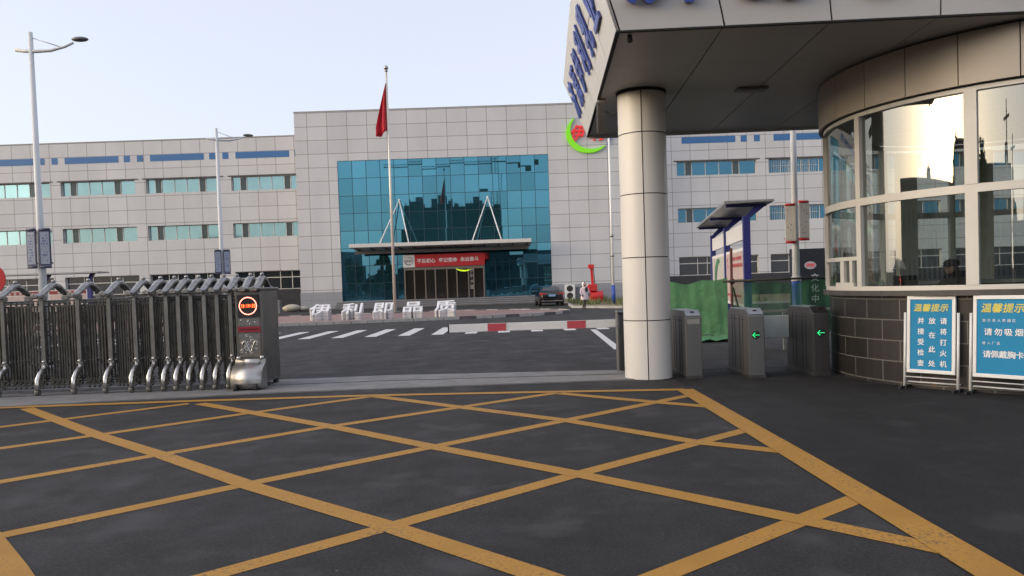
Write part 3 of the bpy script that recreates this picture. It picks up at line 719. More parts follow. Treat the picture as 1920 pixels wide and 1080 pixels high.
for s_ in (-1, 1):
    k = MB(); P = [(s_ * .19, 0, 1.29), (s_ * .25, .05 * -s_, 1.03), (s_ * .235, -.08 if s_ < 0 else -.2, .87)]; k.tube(P, [.075, .062, .055], 10); k.build('sleeve', M_COAT, PW, True)
k = MB(); rows = []
for i in range(9):
    a = i / 8 * math.pi
    rows.append([(math.sin(b) * .125 * math.sin(a) , -.0 + math.cos(b) * .13 * math.sin(a) + .02, 1.50 + .145 * math.cos(a)) for b in [rad(-125 + 250 * j / 12) for j in range(13)]])
k.grid(rows, True); k.build('hood', mat('white_hood', (.78, .76, .76), .8, var=.05), PW, True, solid=.02)
k = MB(); k.ball((0, -.075, 1.50), .085, 8, sc=(.85, .6, 1.1)); k.ball((0, -.128, 1.49), .018, 5); k.build('face', M_SKIN, PW, True)
k = MB(); k.ball((.02, -.15, 1.2), .1, 8, sc=(1.1, .8, 1.5)); k.build('scarf', M_DARKC, PW, True)

# ---- red machine
RM = thing('boom_machine', 'red machine with an upright boom and a drum base beside the hall wall', 'machine', (6.5, 60, .09))
k = MB(); k.cyl((6.05, 59.9, .5), .42, 1.0, 24, 'x'); k.box((6.0, 59.5, .09), (7.0, 60.3, .3)); k.build('drum_base', M_RED, RM, bevel=.02)
k = MB(); k.box((5.95, 59.5, .92), (6.6, 60.2, 1.45)); k.box((5.75, 59.6, 1.1), (5.95, 60.0, 1.3)); k.build('engine_housing', M_RED, RM, bevel=.03)
k = MB(); k.bar([(6.3, 59.8, 1.4), (6.22, 59.8, 2.85)], .16, .2); k.build('boom', M_RED, RM, bevel=.01)
k = MB(); k.tube([(6.46, 59.75, 1.4), (6.38, 59.75, 2.75)], .035, 8); k.build('hydraulic_ram', M_STEELD, RM)
k = MB(); k.box((5.98, 59.6, 2.65), (6.42, 60, 2.98)); k.build('boom_head', M_RED, RM, bevel=.03)

# ---- street lamps
def lamp(x, y, label, rz=0, H=7.95, cards='blue', blue_base=0.0):
    t = thing('street_lamp', label, 'street lamp', (x, y, 0), rz, 'white street lamps in the yard')
    k = MB(); k.tube([(0, 0, .02), (0, 0, 3), (0, 0, H)], [.095, .08, .05], 14); k.cyl((0, 0, .0), .16, .08, 16); k.build('pole', M_POLE, t, True)
    k = MB(); k.tube([(-.36, 0, H - .40), (0, 0, H - .45), (.45, 0, H - .44), (.8, 0, H - .36), (1.0, 0, H - .28)], [.045, .045, .038, .03, .026], 10)
    k.tube([(0, 0, H - .12), (.75, 0, H - .38)], .012, 6); k.build('arm', M_POLE, t, True)
    k = MB(); k.ball((1.16, 0, H - .2), .2, 8, sc=(1, .55, .28)); k.build('lamp_head', mat('lamp_dark', (.19, .19, .195), .4, .3), t, True)
    if cards:
        edge = mat('card_edge_navy', (.05, .05, .10), .4) if cards == 'blue' else M_RED
        face = mat('card_face_blue', (.33, .36, .43), .4, var=.06) if cards == 'blue' else mat('card_face_cream', (.84, .81, .76), .6, var=.06)
        ink = mat('card_ink_blue', (.10, .13, .28), .5, var=0) if cards == 'blue' else mat('card_ink', (.32, .22, .20), .5, var=0)
        for s_ in (-1, 1):
            z0, z1 = 2.46, 3.28
            x0, x1 = (-.27, -.03) if s_ < 0 else (.04, .29)
            rot = Matrix.Translation((x0 if s_ < 0 else x1, -.10, 0)) @ Matrix.Rotation(rad(8 * s_), 4, 'Z') @ Matrix.Translation((-(x0 if s_ < 0 else x1), .10, 0))
            dz = 0 if cards == 'blue' else (.0 if s_ < 0 else .06)
            k = MB(); k.box((x0, -.12, z0 + dz), (x1, -.09, z1 + dz), rot); po = k.build('sign_card', edge if cards == 'blue' else M_WHITE, t, True); k = MB()
            for zz in ((z0 + dz - .06, z0 + dz), (z1 + dz, z1 + dz + .05)):
                k.tube([rot @ Vector((x0 + .01, -.105, zz[0] + .025)), rot @ Vector((x1 - .01, -.105, zz[0] + .025))], .034, 8)
            k.build('card_cap', edge, po, True)
            k = MB(); ei = .025 if cards == 'blue' else .008; k.box((x0 + ei, -.126, z0 + dz + .03), (x1 - ei, -.121, z1 + dz - .03), rot); k.build('card_face', face, po, True)
            k = MB(); marks(k, rot @ basis((x0 + .05, -.128, z0 + dz + .08), (1, 0, 0), (0, 0, 1), (0, -1, 0)), x1 - x0 - .1, z1 - z0 - .16, 10, 3 + s_ + (7 if cards == 'blue' else 0), .42 if cards == 'blue' else .12); k.build('card_print', ink, po, True)
        k = MB(); 
        for zz in (2.5, 3.24): k.box((-.28, -.05, zz), (.29, -.03, zz + .03))
        k.build('bracket', edge, t, True)
    if blue_base:
        k = MB(); k.tube([(0, 0, .08), (0, 0, blue_base)], .105, 14); k.build('blue_sleeve', M_BLUE, t, True)
        k = MB(); k.tube([(0, 0, blue_base), (0, 0, blue_base + .1)], .115, 14); k.build('collar', M_WHITE, t, True)
    return t
lamp(-11.12, 18.4, 'white street lamp with blue sign cards, the tallest, behind the left end of the gate')
lamp(-11.02, 29.6, 'white street lamp with blue sign cards seen above the middle of the gate', rad(28))
lamp(6.78, 18.4, 'white lamp pole with red edged cream sign cards and a blue base by the netting', 0, 7.95, 'cream', 1.5)
t = thing('camera_pole', 'slim white pole with a blue foot on the verge beside the hall wall', 'pole', (6.95, 52.8, .09))
k = MB(); k.tube([(6.95, 52.8, .1), (6.95, 52.8, 12.2)], [.1, .07], 12); k.build('pole', M_WHITE, t)
k = MB(); k.tube([(6.95, 52.8, .1), (6.95, 52.8, 1.35)], .14, 14); k.build('blue_sleeve', M_BLUE, t)
k = MB()
for zz in (3.3, 4.65): k.tube([(6.95, 52.8, zz), (6.95, 52.8, zz + .16)], .14, 12)
k.build('collar', M_STEEL, t)

# ---- notice shelters
SH = thing('notice_shelter', 'notice shelter with blue posts, tilted roof and white posters behind the green netting', 'notice board', (6.75, 22, 0))
P0, P1 = Vector((6.72, 22, 0)), Vector((8.25, 31.5, 0)); ax = (P1 - P0).normalized(); nx_ = Vector((-ax.y, ax.x, 0))
Ms = basis(P0, ax, -nx_, (0, 0, 1))           # x along the board, y to the road side(+X), z up
L0 = (P1 - P0).length
for i, xx in enumerate((0, L0 * .5, L0)):
    k = MB(); k.box((xx - .10, -.10, 0), (xx + .10, .10, 3.35), Ms); k.prism([(xx - .08, -.08, 3.30), (xx - .08, .10, 3.30), (xx - .08, .52, 3.62), (xx - .08, .22, 3.62)], (.16, 0, 0), Ms)
    k.box((xx - .06, -.55, 3.62), (xx + .06, .55, 3.70), Ms)
    k.build('post', M_NAVY, SH, bevel=.01)
k = MB(); k.prism([(-.35, -.62, 3.70), (-.35, .72, 3.72), (-.35, .72, 3.78), (-.35, -.62, 3.78)], (L0 + .7, 0, 0), Ms); k.build('roof', mat('shelter_roof', (.33, .33, .35), .35, .4), SH)
for i in range(2):
    a, c_ = L0 * .5 * i + .14, L0 * .5 * (i + 1) - .14
    k = MB(); k.box((a, -.05, .75), (c_, .05, 2.5), Ms); po = k.build('poster_case', M_WHITE, SH, bevel=.01)
    k = MB(); k.box((a + .12, -.058, .85), (c_ - .12, -.052, 2.4), Ms); k.build('poster', mat('poster_pink', (.52, .40, .37), .5, var=.1, scale=1) if i == 0 else mat('poster_pale', (.50, .48, .44), .5, var=.1, scale=1), po)
    k = MB(); Mq = Ms @ basis((c_ - .3, -.062, .95), (-1, 0, 0), (0, 0, 1), (0, -1, 0))
    if i == 0:
        marks(k, Ms @ basis((c_ - .3, -.062, 1.9), (-1, 0, 0), (0, 0, 1), (0, -1, 0)), c_ - a - .7, .42, 2, 5, .9); marks(k, Ms @ basis((c_ - .3, -.062, 1.0), (-1, 0, 0), (0, 0, 1), (0, -1, 0)), c_ - a - .9, .14, 1, 9, .9)
        k.build('poster_print', mat('poster_red', (.42, .05, .06), .5, var=0), po)
    else:
        crescent(k, Ms @ basis(((a + c_) / 2, -.062, 1.6), (-1, 0, 0), (0, 0, 1), (0, -1, 0)), 1.3, .75, 60, 230, .55, .004); k.build('poster_print', mat('poster_green', (.06, .20, .10), .5, var=.4, scale=2), po)
    k = MB(); k.box((a, -.04, 2.72), (c_, .04, 3.2), Ms); k.build('header_board', M_WHITE, SH, bevel=.01)
SH2 = thing('notice_shelter', 'notice shelter with blue posts and flat roof seen above the left end of the gate', 'notice board', (-32, 55, 0))
for xx in (-36.6, -33.1, -29.95):
    k = MB(); k.box((xx - .14, 54.9, 0), (xx + .14, 55.1, 2.9)); k.prism([(xx - .1, 54.9, 2.9), (xx - .1, 55.1, 2.9), (xx - .1, 55.7, 3.42), (xx - .1, 55.3, 3.42)], (.2, 0, 0)); k.build('post', M_NAVY, SH2)
k = MB(); k.box((-38, 54.4, 3.42), (-29.0, 56, 3.52)); k.build('roof', mat('shelter_roof', (.33, .33, .35)), SH2)
for i, (a, c_) in enumerate(((-36.4, -33.3), (-32.9, -30.1))):
    k = MB(); k.box((a, 54.95, .8), (c_, 55.05, 2.3)); po = k.build('poster_case', M_WHITE, SH2)
    k = MB(); k.box((a + .1, 54.93, 2.0), (c_ - .1, 54.945, 2.25)); k.build('poster_header', mat('poster_darkred', (.25, .03, .03), .5), po)
    k = MB(); text(k, '企业文化', basis((a + .8, 54.925, 2.12), (1, 0, 0), (0, 0, 1), (0, -1, 0)), .22, 0, .02, step=.38); k.build('poster_print', M_WTXT, po)
    k = MB(); k.box((a + .1, 54.93, .9), (c_ - .1, 54.945, 1.95)); k.build('poster', mat('poster_pink', (.52, .40, .37)), po)

# red round sign at the left edge
RS = thing('round_sign', 'red round traffic sign on a post at the far left behind the gate', 'sign', (-10.38, 15.5, 0))
k = MB(); k.cyl((-10.38, 15.44, 2.1), .30, .02, 32, 'y'); k.build('sign_disc', M_RED, RS)
k = MB(); k.tube([(-10.38, 15.5, 0), (-10.38, 15.5, 2.3)], .03, 10); k.build('post', M_POLE, RS)
k = MB(); text(k, '停', basis((-10.38, 15.435, 2.1), (1, 0, 0), (0, 0, 1), (0, -1, 0)), .26, 0, .02); k.build('lettering', M_WTXT, RS)

# small things by the left wing
k = MB(); k.box((-.28, -.25, .05), (.28, .25, .95)); k.box((-.32, -.29, .95), (.32, .29, 1.03)); k.box((-.2, -.27, .6), (.2, -.251, .75))
o = k.build('litter_bin', mat('bin_grey', (.20, .20, .21), .5, .3), bevel=.02); o.location = (-17.3, 57, 0); tag(o, 'grey litter bin standing just right of the gate, near the hall', 'bin')
for i, (x, y, s_, lb) in enumerate(((-17.7, 62.2, .55, 'low pale boulder lying on the ground left of the hall plinth'), (-16.9, 62.6, .38, 'small tan boulder leaning against the hall plinth corner'))):
    k = MB(); rr = random.Random(i); rows = []
    for a in range(8):
        th = math.pi * a / 7
        rows.append([(math.sin(th) * math.cos(q) * s_ * 1.3 * (1 + .14 * math.sin(q * 3 + a + i)), math.sin(th) * math.sin(q) * s_ * (1 + .12 * math.cos(q * 2 + a)), s_ * .55 + math.cos(th) * s_ * .6) for q in [2 * math.pi * j / 14 for j in range(14)]])
    k.grid(rows, True, True); o = k.build('boulder', mat('boulder_stone', (.42, .38, .30), .85, var=.25, scale=3, bump=.5, bscale=6)); o.location = (x, y, 0); tag(o, lb, 'rock', 'boulders by the hall')

# dark sign wall and green netting at the right
DW = thing('sign_wall', 'dark sign wall with an oval emblem and white vertical characters behind the netting', 'sign', (9.45, 24, 0))
k = MB(); k.box((8.72, 24, 0), (10.6, 24.2, 2.45)); k.build('board', mat('sign_dark', (.018, .022, .03), .25), DW)
k = MB(); k.tube([(9.28, 23.97, 1.93), (9.28, 24.0, 1.93)], 1, 28, True, None, True, (.18, .12)); k.build('emblem', M_WHITE, DW)
k = MB(); text(k, '伊利', basis((9.21, 23.955, 1.93), (1, 0, 0), (.2, 0, 1), (0, -1, 0)), .14, 0, .02, step=.14); k.build('emblem_print', mat('logo_red', (.75, .03, .03)), DW)
k = MB(); text(k, '文化中心', basis((9.42, 23.99, 1.55), (1, 0, 0), (0, 0, 1), (0, -1, 0)), .26, 0, .01, step=.33, down=True); text(k, '品质', basis((10.05, 23.99, 1.95), (1, 0, 0), (0, 0, 1), (0, -1, 0)), .16, 0, .01, step=.18, down=True); k.build('lettering', M_WTXT, DW)

def net(path, z0, z1, m, label, seed, folds=.10, n=90, name='construction_netting'):
    rr = random.Random(seed); P = [Vector((*p, 0)) for p in path]; seg = [(P[i + 1] - P[i]).length for i in range(len(P) - 1)]; T = sum(seg)
    ph = [rr.uniform(0, 6.28) for _ in range(6)]
    rows = []
    for j in range(15):
        v = j / 14; row = []
        for i in range(n + 1):
            d = T * i / n; q = d; k_ = 0
            while k_ < len(seg) - 1 and q > seg[k_]: q -= seg[k_]; k_ += 1
            p = P[k_].lerp(P[k_ + 1], q / seg[k_]); t_ = (P[k_ + 1] - P[k_]).normalized(); nn = Vector((-t_.y, t_.x, 0))
            off = folds * (math.sin(d * 5.2 + ph[0] + 1.2 * v) + .6 * math.sin(d * 11 + ph[1] - 2.5 * v) + .35 * math.sin(d * 23 + ph[2] + 3 * v)) * (.45 + .55 * (1 - v))
            sag = .05 * math.sin(d * 3.1 + ph[3]) + .03 * math.sin(d * 7.7 + ph[4])
            q_ = p + nn * off; row.append((q_.x, q_.y, max(.03, z0 + (z1 - z0) * v + sag * (v if z0 < .1 else 1) + (.04 * math.sin(d * 9) if j == 0 else 0))))
        rows.append(row)
    o = MB().grid(rows).build(name, m); tag(o, label, 'netting', 'green construction netting'); return o
M_NETL = net_mat('light_net', (.10, .25, .12), .97)
M_NETD = net_mat('dark_net', (.05, .19, .10), .62)
net([(3.9, 21.9), (5.2, 21.5), (5.95, 21.3)], .04, 1.56, M_NETL, 'bright green netting sheet hanging to the ground, left of the scaffold post', 1, .022)
net([(4.98, 17.45), (6.2, 17.4), (7.4, 17.35), (8.4, 17.3)], .32, 1.52, M_NETD, 'dark see-through green netting hung from the scaffold rail in front of the lamp post', 4, .05)
k = MB(); k.tube([(4.75, 17.38, 1.55), (6.4, 17.36, 1.57), (8.6, 17.3, 1.58)], .028, 8); o = k.build('scaffold_rail', mat('scaffold_tube', (.05, .05, .045), .6, .3, var=.3)); tag(o, 'dark horizontal scaffold tube carrying the green netting', 'scaffold tube')
k = MB(); k.tube([(4.97, 17.5, 0), (4.99, 17.5, 2.3)], .03, 8); k.tube([(5.02, 17.5, 1.4), (5.45, 17.9, .02)], .022, 8); k.ball((4.98, 17.44, 1.55), .07, 6)
o = k.build('scaffold_post', mat('scaffold_rust', (.14, .05, .04), .7, .2, var=.3)); tag(o, 'rusty upright scaffold post with a diagonal brace by the netting', 'scaffold tube')
k = MB(); rr = random.Random(9); rows = []
for i in range(9):
    rows.append([(3.95 + j * .17 + rr.uniform(-.04, .04), 19.6 + i * .16, .01 + .07 * abs(math.sin(i * 1.7 + j * 1.3)) + rr.uniform(0, .03)) for j in range(12)])
o = MB().grid(rows).build('crumpled_netting', M_NETL); tag(o, 'crumpled green netting lying on the ground beyond the first turnstile', 'netting')
k = MB(); k.bar([(5.1, 17.1, .86), (8.4, 17.0, .90)], .05, .05); k.bar([(5.1, 17.1, .30), (8.4, 17.0, .34)], .05, .05)
for i in range(5): k.bar([(5.2 + i * .8, 17.08, 0), (5.2 + i * .8, 17.08, .9)], .05, .05)
o = k.build('low_railing', mat('rail_grey', (.26, .29, .28), .5, .2)); tag(o, 'low grey railing in front of the dark netting behind the turnstiles', 'railing')

# ================================================================== SLIDING GATE
GT = thing('retractable_gate', 'folding stainless steel sliding gate with curved caps and a display on its end', 'gate', (-6.5, 13.4, .02))
def frame_parts():
    d = {}
    k = MB()
    for y in (0, .72): k.box((-.033, y - .04, .44), (.033, y + .04, 1.64))
    k.box((-.03, .04, 1.55), (.03, .68, 1.62)); k.box((-.03, .04, .48), (.03, .68, .55)); d['post'] = k
    def foot(sgn, y0):
        k = MB(); P = [(0, 0, .50), (0, .02, .44), (0, .10, .40), (0, .18, .34), (0, .235, .26), (0, .25, .18), (0, .25, .09)]
        k.tube([(x, y0 + sgn * y, z) for x, y, z in P], 1, 8, True, None, True, (.058, .04) if sgn < 0 else (.04, .03)); return k
    d['footf'] = foot(-1, 0); d['footr'] = foot(1, .72)
    k = MB(); k.box((-.055, -.05, .50), (.055, .0, .545)); k.ball((0, -.05, .555), .03, 6); d['knob'] = k
    k = MB(); P = [(-.24, 1.70), (-.16, 1.685), (-.05, 1.71), (.10, 1.79), (.24, 1.87), (.36, 1.90), (.48, 1.87), (.62, 1.79), (.77, 1.71), (.88, 1.685), (.96, 1.70)]
    top = [(y, z + .035) for y, z in P]; bot = [(y, z - .035) for y, z in P]
    wds = [.055, .052, .055, .06, .065, .055, .065, .06, .055, .052, .055]
    rows = []
    for (a, b_, w_) in zip(top, bot, wds): rows.append([(-w_, a[0], a[1] - .02), (0, a[0], a[1] + .012), (w_, a[0], a[1] - .02), (w_, b_[0], b_[1]), (-w_, b_[0], b_[1])])
    k.grid(rows, False, True); n = 5; k.f += [list(range(5))[::-1], [10 * 5 + i for i in range(5)]]; k.mi += [0, 0]; k.sm += [False, False]
    for y in (0.0, .72): k.box((-.05, y - .06, 1.62), (.05, y + .06, 1.70))
    k.ball((0, .36, 1.95), .035, 6); d['cap'] = k
    k = MB(); k.cyl((-.03, -.25, .055), .055, .06, 14, 'x'); d['wheelf'] = k
    k = MB(); k.cyl((-.03, .97, .055), .055, .06, 14, 'x'); d['wheelr'] = k
    return d
gx = [-10.95, -10.2, -9.5, -8.81, -8.13, -7.51, -6.97, -6.53, -6.23, -5.98, -5.77, -5.55, -5.32, -5.1, -4.87]
fp = frame_parts(); proto = None; _gy = 13.4
def rel(mb, name, m, parent, **kw): return mb.build(name, m, parent, True, **kw)
for i, x in enumerate(gx):
    if proto is None:
        fo = rel(fp['post'], 'gate_frame', M_STEEL, GT, bevel=.006)
        rel(fp['footf'], 'foot', M_STEELB, fo); rel(fp['footr'], 'foot', M_STEELB, fo); rel(fp['knob'], 'foot_collar', M_STEELB, fo); rel(fp['cap'], 'cap', mat('cap_steel', (.33, .322, .31), .34, .85, var=.35, scale=14), fo, bevel=.006)
        rel(fp['wheelf'], 'wheel', mat('caster', (.20, .19, .16), .5, .3, var=.3), fo); rel(fp['wheelr'], 'wheel', mat('caster', (.2, .19, .16)), fo); proto = fo
    else: fo = copy_tree(proto, GT)
    fo.location = (x + 6.5, _gy - 13.4, 0)
for i in range(len(gx) - 1):
    x0, x1 = gx[i] + .05 + 6.5, gx[i + 1] - .05 + 6.5; gap = x1 - x0
    k = MB(); rr = random.Random(i)
    nb_ = 11 if gap > .45 else (8 if gap > .3 else 5)
    for y in (.06, .66):
        for q in range(nb_):
            xx = x0 + gap * (q + .5) / nb_ + rr.uniform(-.006, .006); hw = .013 if gap > .3 else .010
            k.box((xx - hw, y - .012, .17), (xx + hw, y + .012, 1.50 + rr.uniform(-.006, .01)))
        # scissor links
        for za, zb in ((.36, .80), (.80, 1.24), (1.0, 1.46)):
            if y > .3: k.bar([(x0, y - .03, za), (x1, y - .03, zb)], .012, .016); k.bar([(x0, y - .05, zb), (x1, y - .05, za)], .012, .016)
        k.box((x0 - .02, y - .018, 1.50), (x1 + .02, y + .018, 1.525))
        for z in (.13, .22): k.box((x0 - .02, y - .015, z), (x1 + .02, y + .015, z + .022))
        for q in range(nb_ // 2 + 1):
            xx = x0 + gap * (q + .5) / (nb_ // 2 + 1); k.ball((xx, y, 1.56), .022, 4); k.box((xx - .008, y - .008, 1.52), (xx + .008, y + .008, 1.60))
            k.cyl((xx, y - .03, .185), .03, .06, 8, 'y'); k.ball((xx, y, .10), .025, 4)
    k.box((x0 - .02, .05, 1.595), (x1 + .02, .07, 1.615))
    rel(k, 'lattice', M_STEELD, GT)
hx0, hx1, hy0, hy1 = -4.72, -4.26, 13.18, 14.08
M_HEAD = mat('head_steel', (.22, .215, .205), .32, .85, var=.18, scale=6)
k = MB(); k.box((hx0, hy0, .10), (hx1, hy1, 1.69)); k.box((hx0 - .02, hy0 - .03, 1.69), (hx1 + .02, hy1 + .03, 1.74))
hd = k.build('drive_unit', M_HEAD, GT, bevel=.012)
k = MB(); P = [(0, .52), (-.02, .46), (-.12, .42), (-.22, .35), (-.28, .24), (-.29, .14), (-.29, .05), (.02, .05)]
Q = [Vector((0, a, b_)) for a, b_ in P[:-2]]
for _ in range(2): Q = [Q[0]] + [w_ for a, b_ in zip(Q, Q[1:]) for w_ in (a.lerp(b_, .25), a.lerp(b_, .75))] + [Q[-1]]
Q += [Vector((0, -.29, .05)), Vector((0, .02, .05))]
k.grid([[(hx0 - .03, hy0 + q.y, q.z) for q in Q], [(hx1 + .03, hy0 + q.y, q.z) for q in Q]]); nq = len(Q); k.f += [list(range(nq)), list(range(nq, 2 * nq))[::-1]]; k.mi += [0, 0]; k.sm += [False, False]
k.build('bumper_cover', mat('brushed_steel', (.42, .405, .385), .34, .9, var=.15, scale=5, stretch=(.1, 1, 1)), hd)
k = MB()
for x in (hx0 + .06, hx1 - .06): k.cyl((x - .03, hy0 - .26, .06), .075, .06, 16, 'x'); k.cyl((x - .03, hy1 - .1, .06), .075, .06, 16, 'x')
k.build('wheel', M_BLACK, hd)
for xq in (hx0 + .03, hx1 - .03):
    k = MB(); k.ball((xq, hy0 - .02, .545), .035, 6); k.build('knob', M_STEELB, hd)
k = MB(); k.box((hx0 + .05, hy0 - .025, 1.24), (hx1 - .05, hy0 - .003, 1.62)); k.build('display', M_BLACK, hd)
k = MB(); cxh, czh = (hx0 + hx1) / 2, 1.43
for i in range(44):
    a = 2 * math.pi * i / 44; k.ball((cxh + math.cos(a) * .145, hy0 - .028, czh + math.sin(a) * .145), .0095, 4)
k.build('display_ring', mat('led_pink', (1, .30, .22), .4, emit=2.2, var=0), hd)
k = MB(); text(k, '18:19:50', basis((cxh - .107, hy0 - .029, czh), (1, 0, 0), (0, 0, 1), (0, -1, 0)), .085, 0, .03, step=.031, sx=.6); k.build('display_time', mat('led_red', (1, .10, .02), .4, emit=3, var=0), hd)
k = MB(); k.box((hx0 + .04, hy0 - .012, .985), (hx1 - .04, hy0 - .002, 1.075)); k.build('red_strip', mat('plaque_red', (.35, .03, .045), .4, .2, var=.1), hd)
k = MB(); marks(k, basis((hx0 + .06, hy0 - .014, 1.0), (1, 0, 0), (0, 0, 1), (0, -1, 0)), hx1 - hx0 - .12, .06, 1, 3, .95); k.build('strip_print', mat('plaque_dark', (.10, .01, .015), .5, var=0), hd)
k = MB(); rr = random.Random(4)                          # embossed dragon panel: swirls in relief
k.box((hx0 + .05, hy0 - .006, .56), (hx1 - .05, hy0 - .002, .96)); k.box((hx0 + .05, hy0 - .006, 1.09), (hx1 - .05, hy0 - .002, 1.22))
for q in range(26):
    x, z = rr.uniform(hx0 + .09, hx1 - .09), rr.choice((rr.uniform(.60, .92), rr.uniform(.60, .92), rr.uniform(1.12, 1.19))); r0 = rr.uniform(.012, .035) if z < 1 else .015
    k.tube([(x + math.cos(a) * r0 * (1 - a / 9), hy0 - .010, z + math.sin(a) * r0 * (1 - a / 9)) for a in [i * .5 for i in range(12)]], .006, 5)
k.tube([(hx0 + .09 + .28 * u, hy0 - .012, .74 + .09 * math.sin(u * 9)) for u in [i / 20 for i in range(21)]], .012, 6)
k.build('relief_panel', M_STEELB, hd)
for yy in (hy0 + .18, hy1 - .2):
    pass
for xx in (-4.56, -4.36):
    k = MB(); k.v, k.f, k.mi, k.sm = [(v[0] + xx, v[1] + 13.28 if False else v[1] * .82 + 13.27, v[2] + .02) for v in fp['cap'].v], [list(f) for f in fp['cap'].f], list(fp['cap'].mi), list(fp['cap'].sm)
    k.build('cap', mat('cap_steel', (.42, .43, .46)), hd, bevel=.006)

# ================================================================== BARRIER
BB = thing('boom_barrier', 'white and red boom barrier lowered across the entrance with its dark cabinet by the column', 'barrier', (2.1, 14.2, 0))
k = MB(); k.box((1.93, 13.98, .0), (2.32, 14.42, 1.05)); k.box((1.90, 13.95, 1.05), (2.35, 14.45, 1.09)); k.build('cabinet', mat('cabinet_dark', (.05, .05, .055), .45, .3), BB, bevel=.015)
k = MB(); k.box((1.865, 13.96, 0), (1.90, 14.0, 1.12)); k.build('cabinet_edge', M_STEEL, BB)
k = MB(); k.box((-1.17, 14.17, .80), (2.0, 14.205, .945)); arm = k.build('arm', M_WHITE, BB, bevel=.006)
for xa in (-.46, 1.0):
    k = MB(); k.box((xa, 14.163, .803), (xa + .34, 14.2085, .942)); k.build('red_band', M_PINK, arm)
k = MB(); k.box((-1.19, 14.165, .79), (-1.17, 14.21, .955)); k.build('end_cap', M_BLACK, arm)
for zz in (.83, .91):
    k = MB(); k.cyl((1.93, 14.155, zz), .012, .02, 8, 'y'); k.build('bolt', M_STEELD, arm)

# ================================================================== GATEHOUSE
GH = thing('gatehouse', 'gatehouse with a flaring flat canopy on a round column and a curved glass booth', 'gatehouse', (6, 12, 0))
FL = Vector((1.42, 9.79, 0)); th = rad(-2.6); u_ = Vector((math.cos(th), math.sin(th), 0)); v_ = Vector((-math.sin(th), math.cos(th), 0))
SZ, DEP, WID, TOPZ, OUT = 4.78, 6.95, 13.0, 6.06, .46
def cpt(a, b_, z): return FL + u_ * a + v_ * b_ + Vector((0, 0, z))
k = MB()
# soffit panels as separate sheets with open joints between
xs = [0, .045] + [1.345 + 1.315 * i for i in range(9)] + [WID]; ys = [0.035, 1.7, 3.45, 5.2, DEP - .03]
for i in range(len(xs) - 1):
    for j in range(len(ys) - 1):
        g_ = .009; gy = .003
        a0, a1, b0, b1 = xs[i] + g_, xs[i + 1] - g_, ys[j] + gy, ys[j + 1] - gy
        pts = [cpt(a0, b0, SZ), cpt(a1, b0, SZ), cpt(a1, b1, SZ), cpt(a0, b1, SZ)]
        k.prism(pts, (0, 0, .03))
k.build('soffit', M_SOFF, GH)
k = MB(); k.prism([cpt(.02, .02, SZ + .035), cpt(WID - .02, .02, SZ + .035), cpt(WID - .02, DEP - .02, SZ + .035), cpt(.02, DEP - .02, SZ + .035)], (0, 0, .03)); k.build('soffit_backing', M_GROOVE, GH)
def fascia_face(p0, p1, q0, q1, cuts, zc, nrm_in):
    """panels between bottom edge p0-p1 and top edge q0-q1"""
    k = MB(); rowsz = [0, .52, 1.0]
    for i in range(len(cuts) - 1):
        a, b_ = cuts[i], cuts[i + 1]; ge = .012 / (p1 - p0).length
        for j in range(2):
            gz = .008
            c0, c1 = rowsz[j] + (gz if j else 0), rowsz[j + 1] - (gz if j == 0 else 0)
            def P(u, c): return p0.lerp(p1, u).lerp(q0.lerp(q1, u), c)
            ua, ub = a + (ge if i else 0), b_ - (ge if i < len(cuts) - 2 else 0)
            k.prism([P(ua, c0), P(ub, c0), P(ub, c1), P(ua, c1)], nrm_in * .03)
    return k
bl, br2, bb, bbr = cpt(0, 0, SZ), cpt(WID, 0, SZ), cpt(0, DEP, SZ), cpt(WID, DEP, SZ)
tl, tr2, tb, tbr = cpt(-OUT, -OUT, TOPZ), cpt(WID + OUT, -OUT, TOPZ), cpt(-OUT, DEP + OUT, TOPZ), cpt(WID + OUT, DEP + OUT, TOPZ)
frontcuts = [0, .045 / WID] + [(1.345 + 1.315 * i) / WID for i in range(9)] + [1]
fascia_face(bl, br2, tl, tr2, frontcuts, 0, v_).build('front_fascia', M_FASC, GH)
fascia_face(bb, bl, tb, tl, [0, .2, .4, .6, .8, 1], 0, u_).build('side_fascia', M_FASC, GH)
fascia_face(bbr, bb, tbr, tb, [0, .25, .5, .75, 1], 0, -v_).build('rear_fascia', M_FASC, GH)
k = MB(); ins = .06
k.prism([cpt(-OUT + ins, -OUT + ins, TOPZ - .06), cpt(WID + OUT, -OUT + ins, TOPZ - .06), cpt(WID + OUT, DEP + OUT - ins, TOPZ - .06), cpt(-OUT + ins, DEP + OUT - ins, TOPZ - .06)], (0, 0, .05)); k.build('roof_deck', M_CONC, GH)
k = MB()                                                  # dark lining behind the open joints
def inner(a): return a
k.grid([[cpt(.06, .06, SZ + .05), cpt(WID, .06, SZ + .05)], [cpt(-OUT + .06, -OUT + .06, TOPZ - .07), cpt(WID, -OUT + .06, TOPZ - .07)]], False)
k.grid([[cpt(.06, DEP - .06, SZ + .05), cpt(.06, .06, SZ + .05)], [cpt(-OUT + .06, DEP + OUT - .06, TOPZ - .07), cpt(-OUT + .06, -OUT + .06, TOPZ - .07)]], False)
k.build('fascia_lining', M_GROOVE, GH)
k = MB(); k.bar([bl + Vector((.01, .01, -.012)), br2 + Vector((0, .01, -.012))], .05, .022); k.bar([bb + Vector((.02, 0, -.012)), bl + Vector((.02, .03, -.012))], .05, .022); k.build('drip_edge', M_GROOVE, GH)
k = MB(); k.bar([bb + Vector((0, .0, -.03)), bbr + Vector((0, 0, -.03))], .04, .06); k.build('rear_drip_edge', M_ALU, GH)
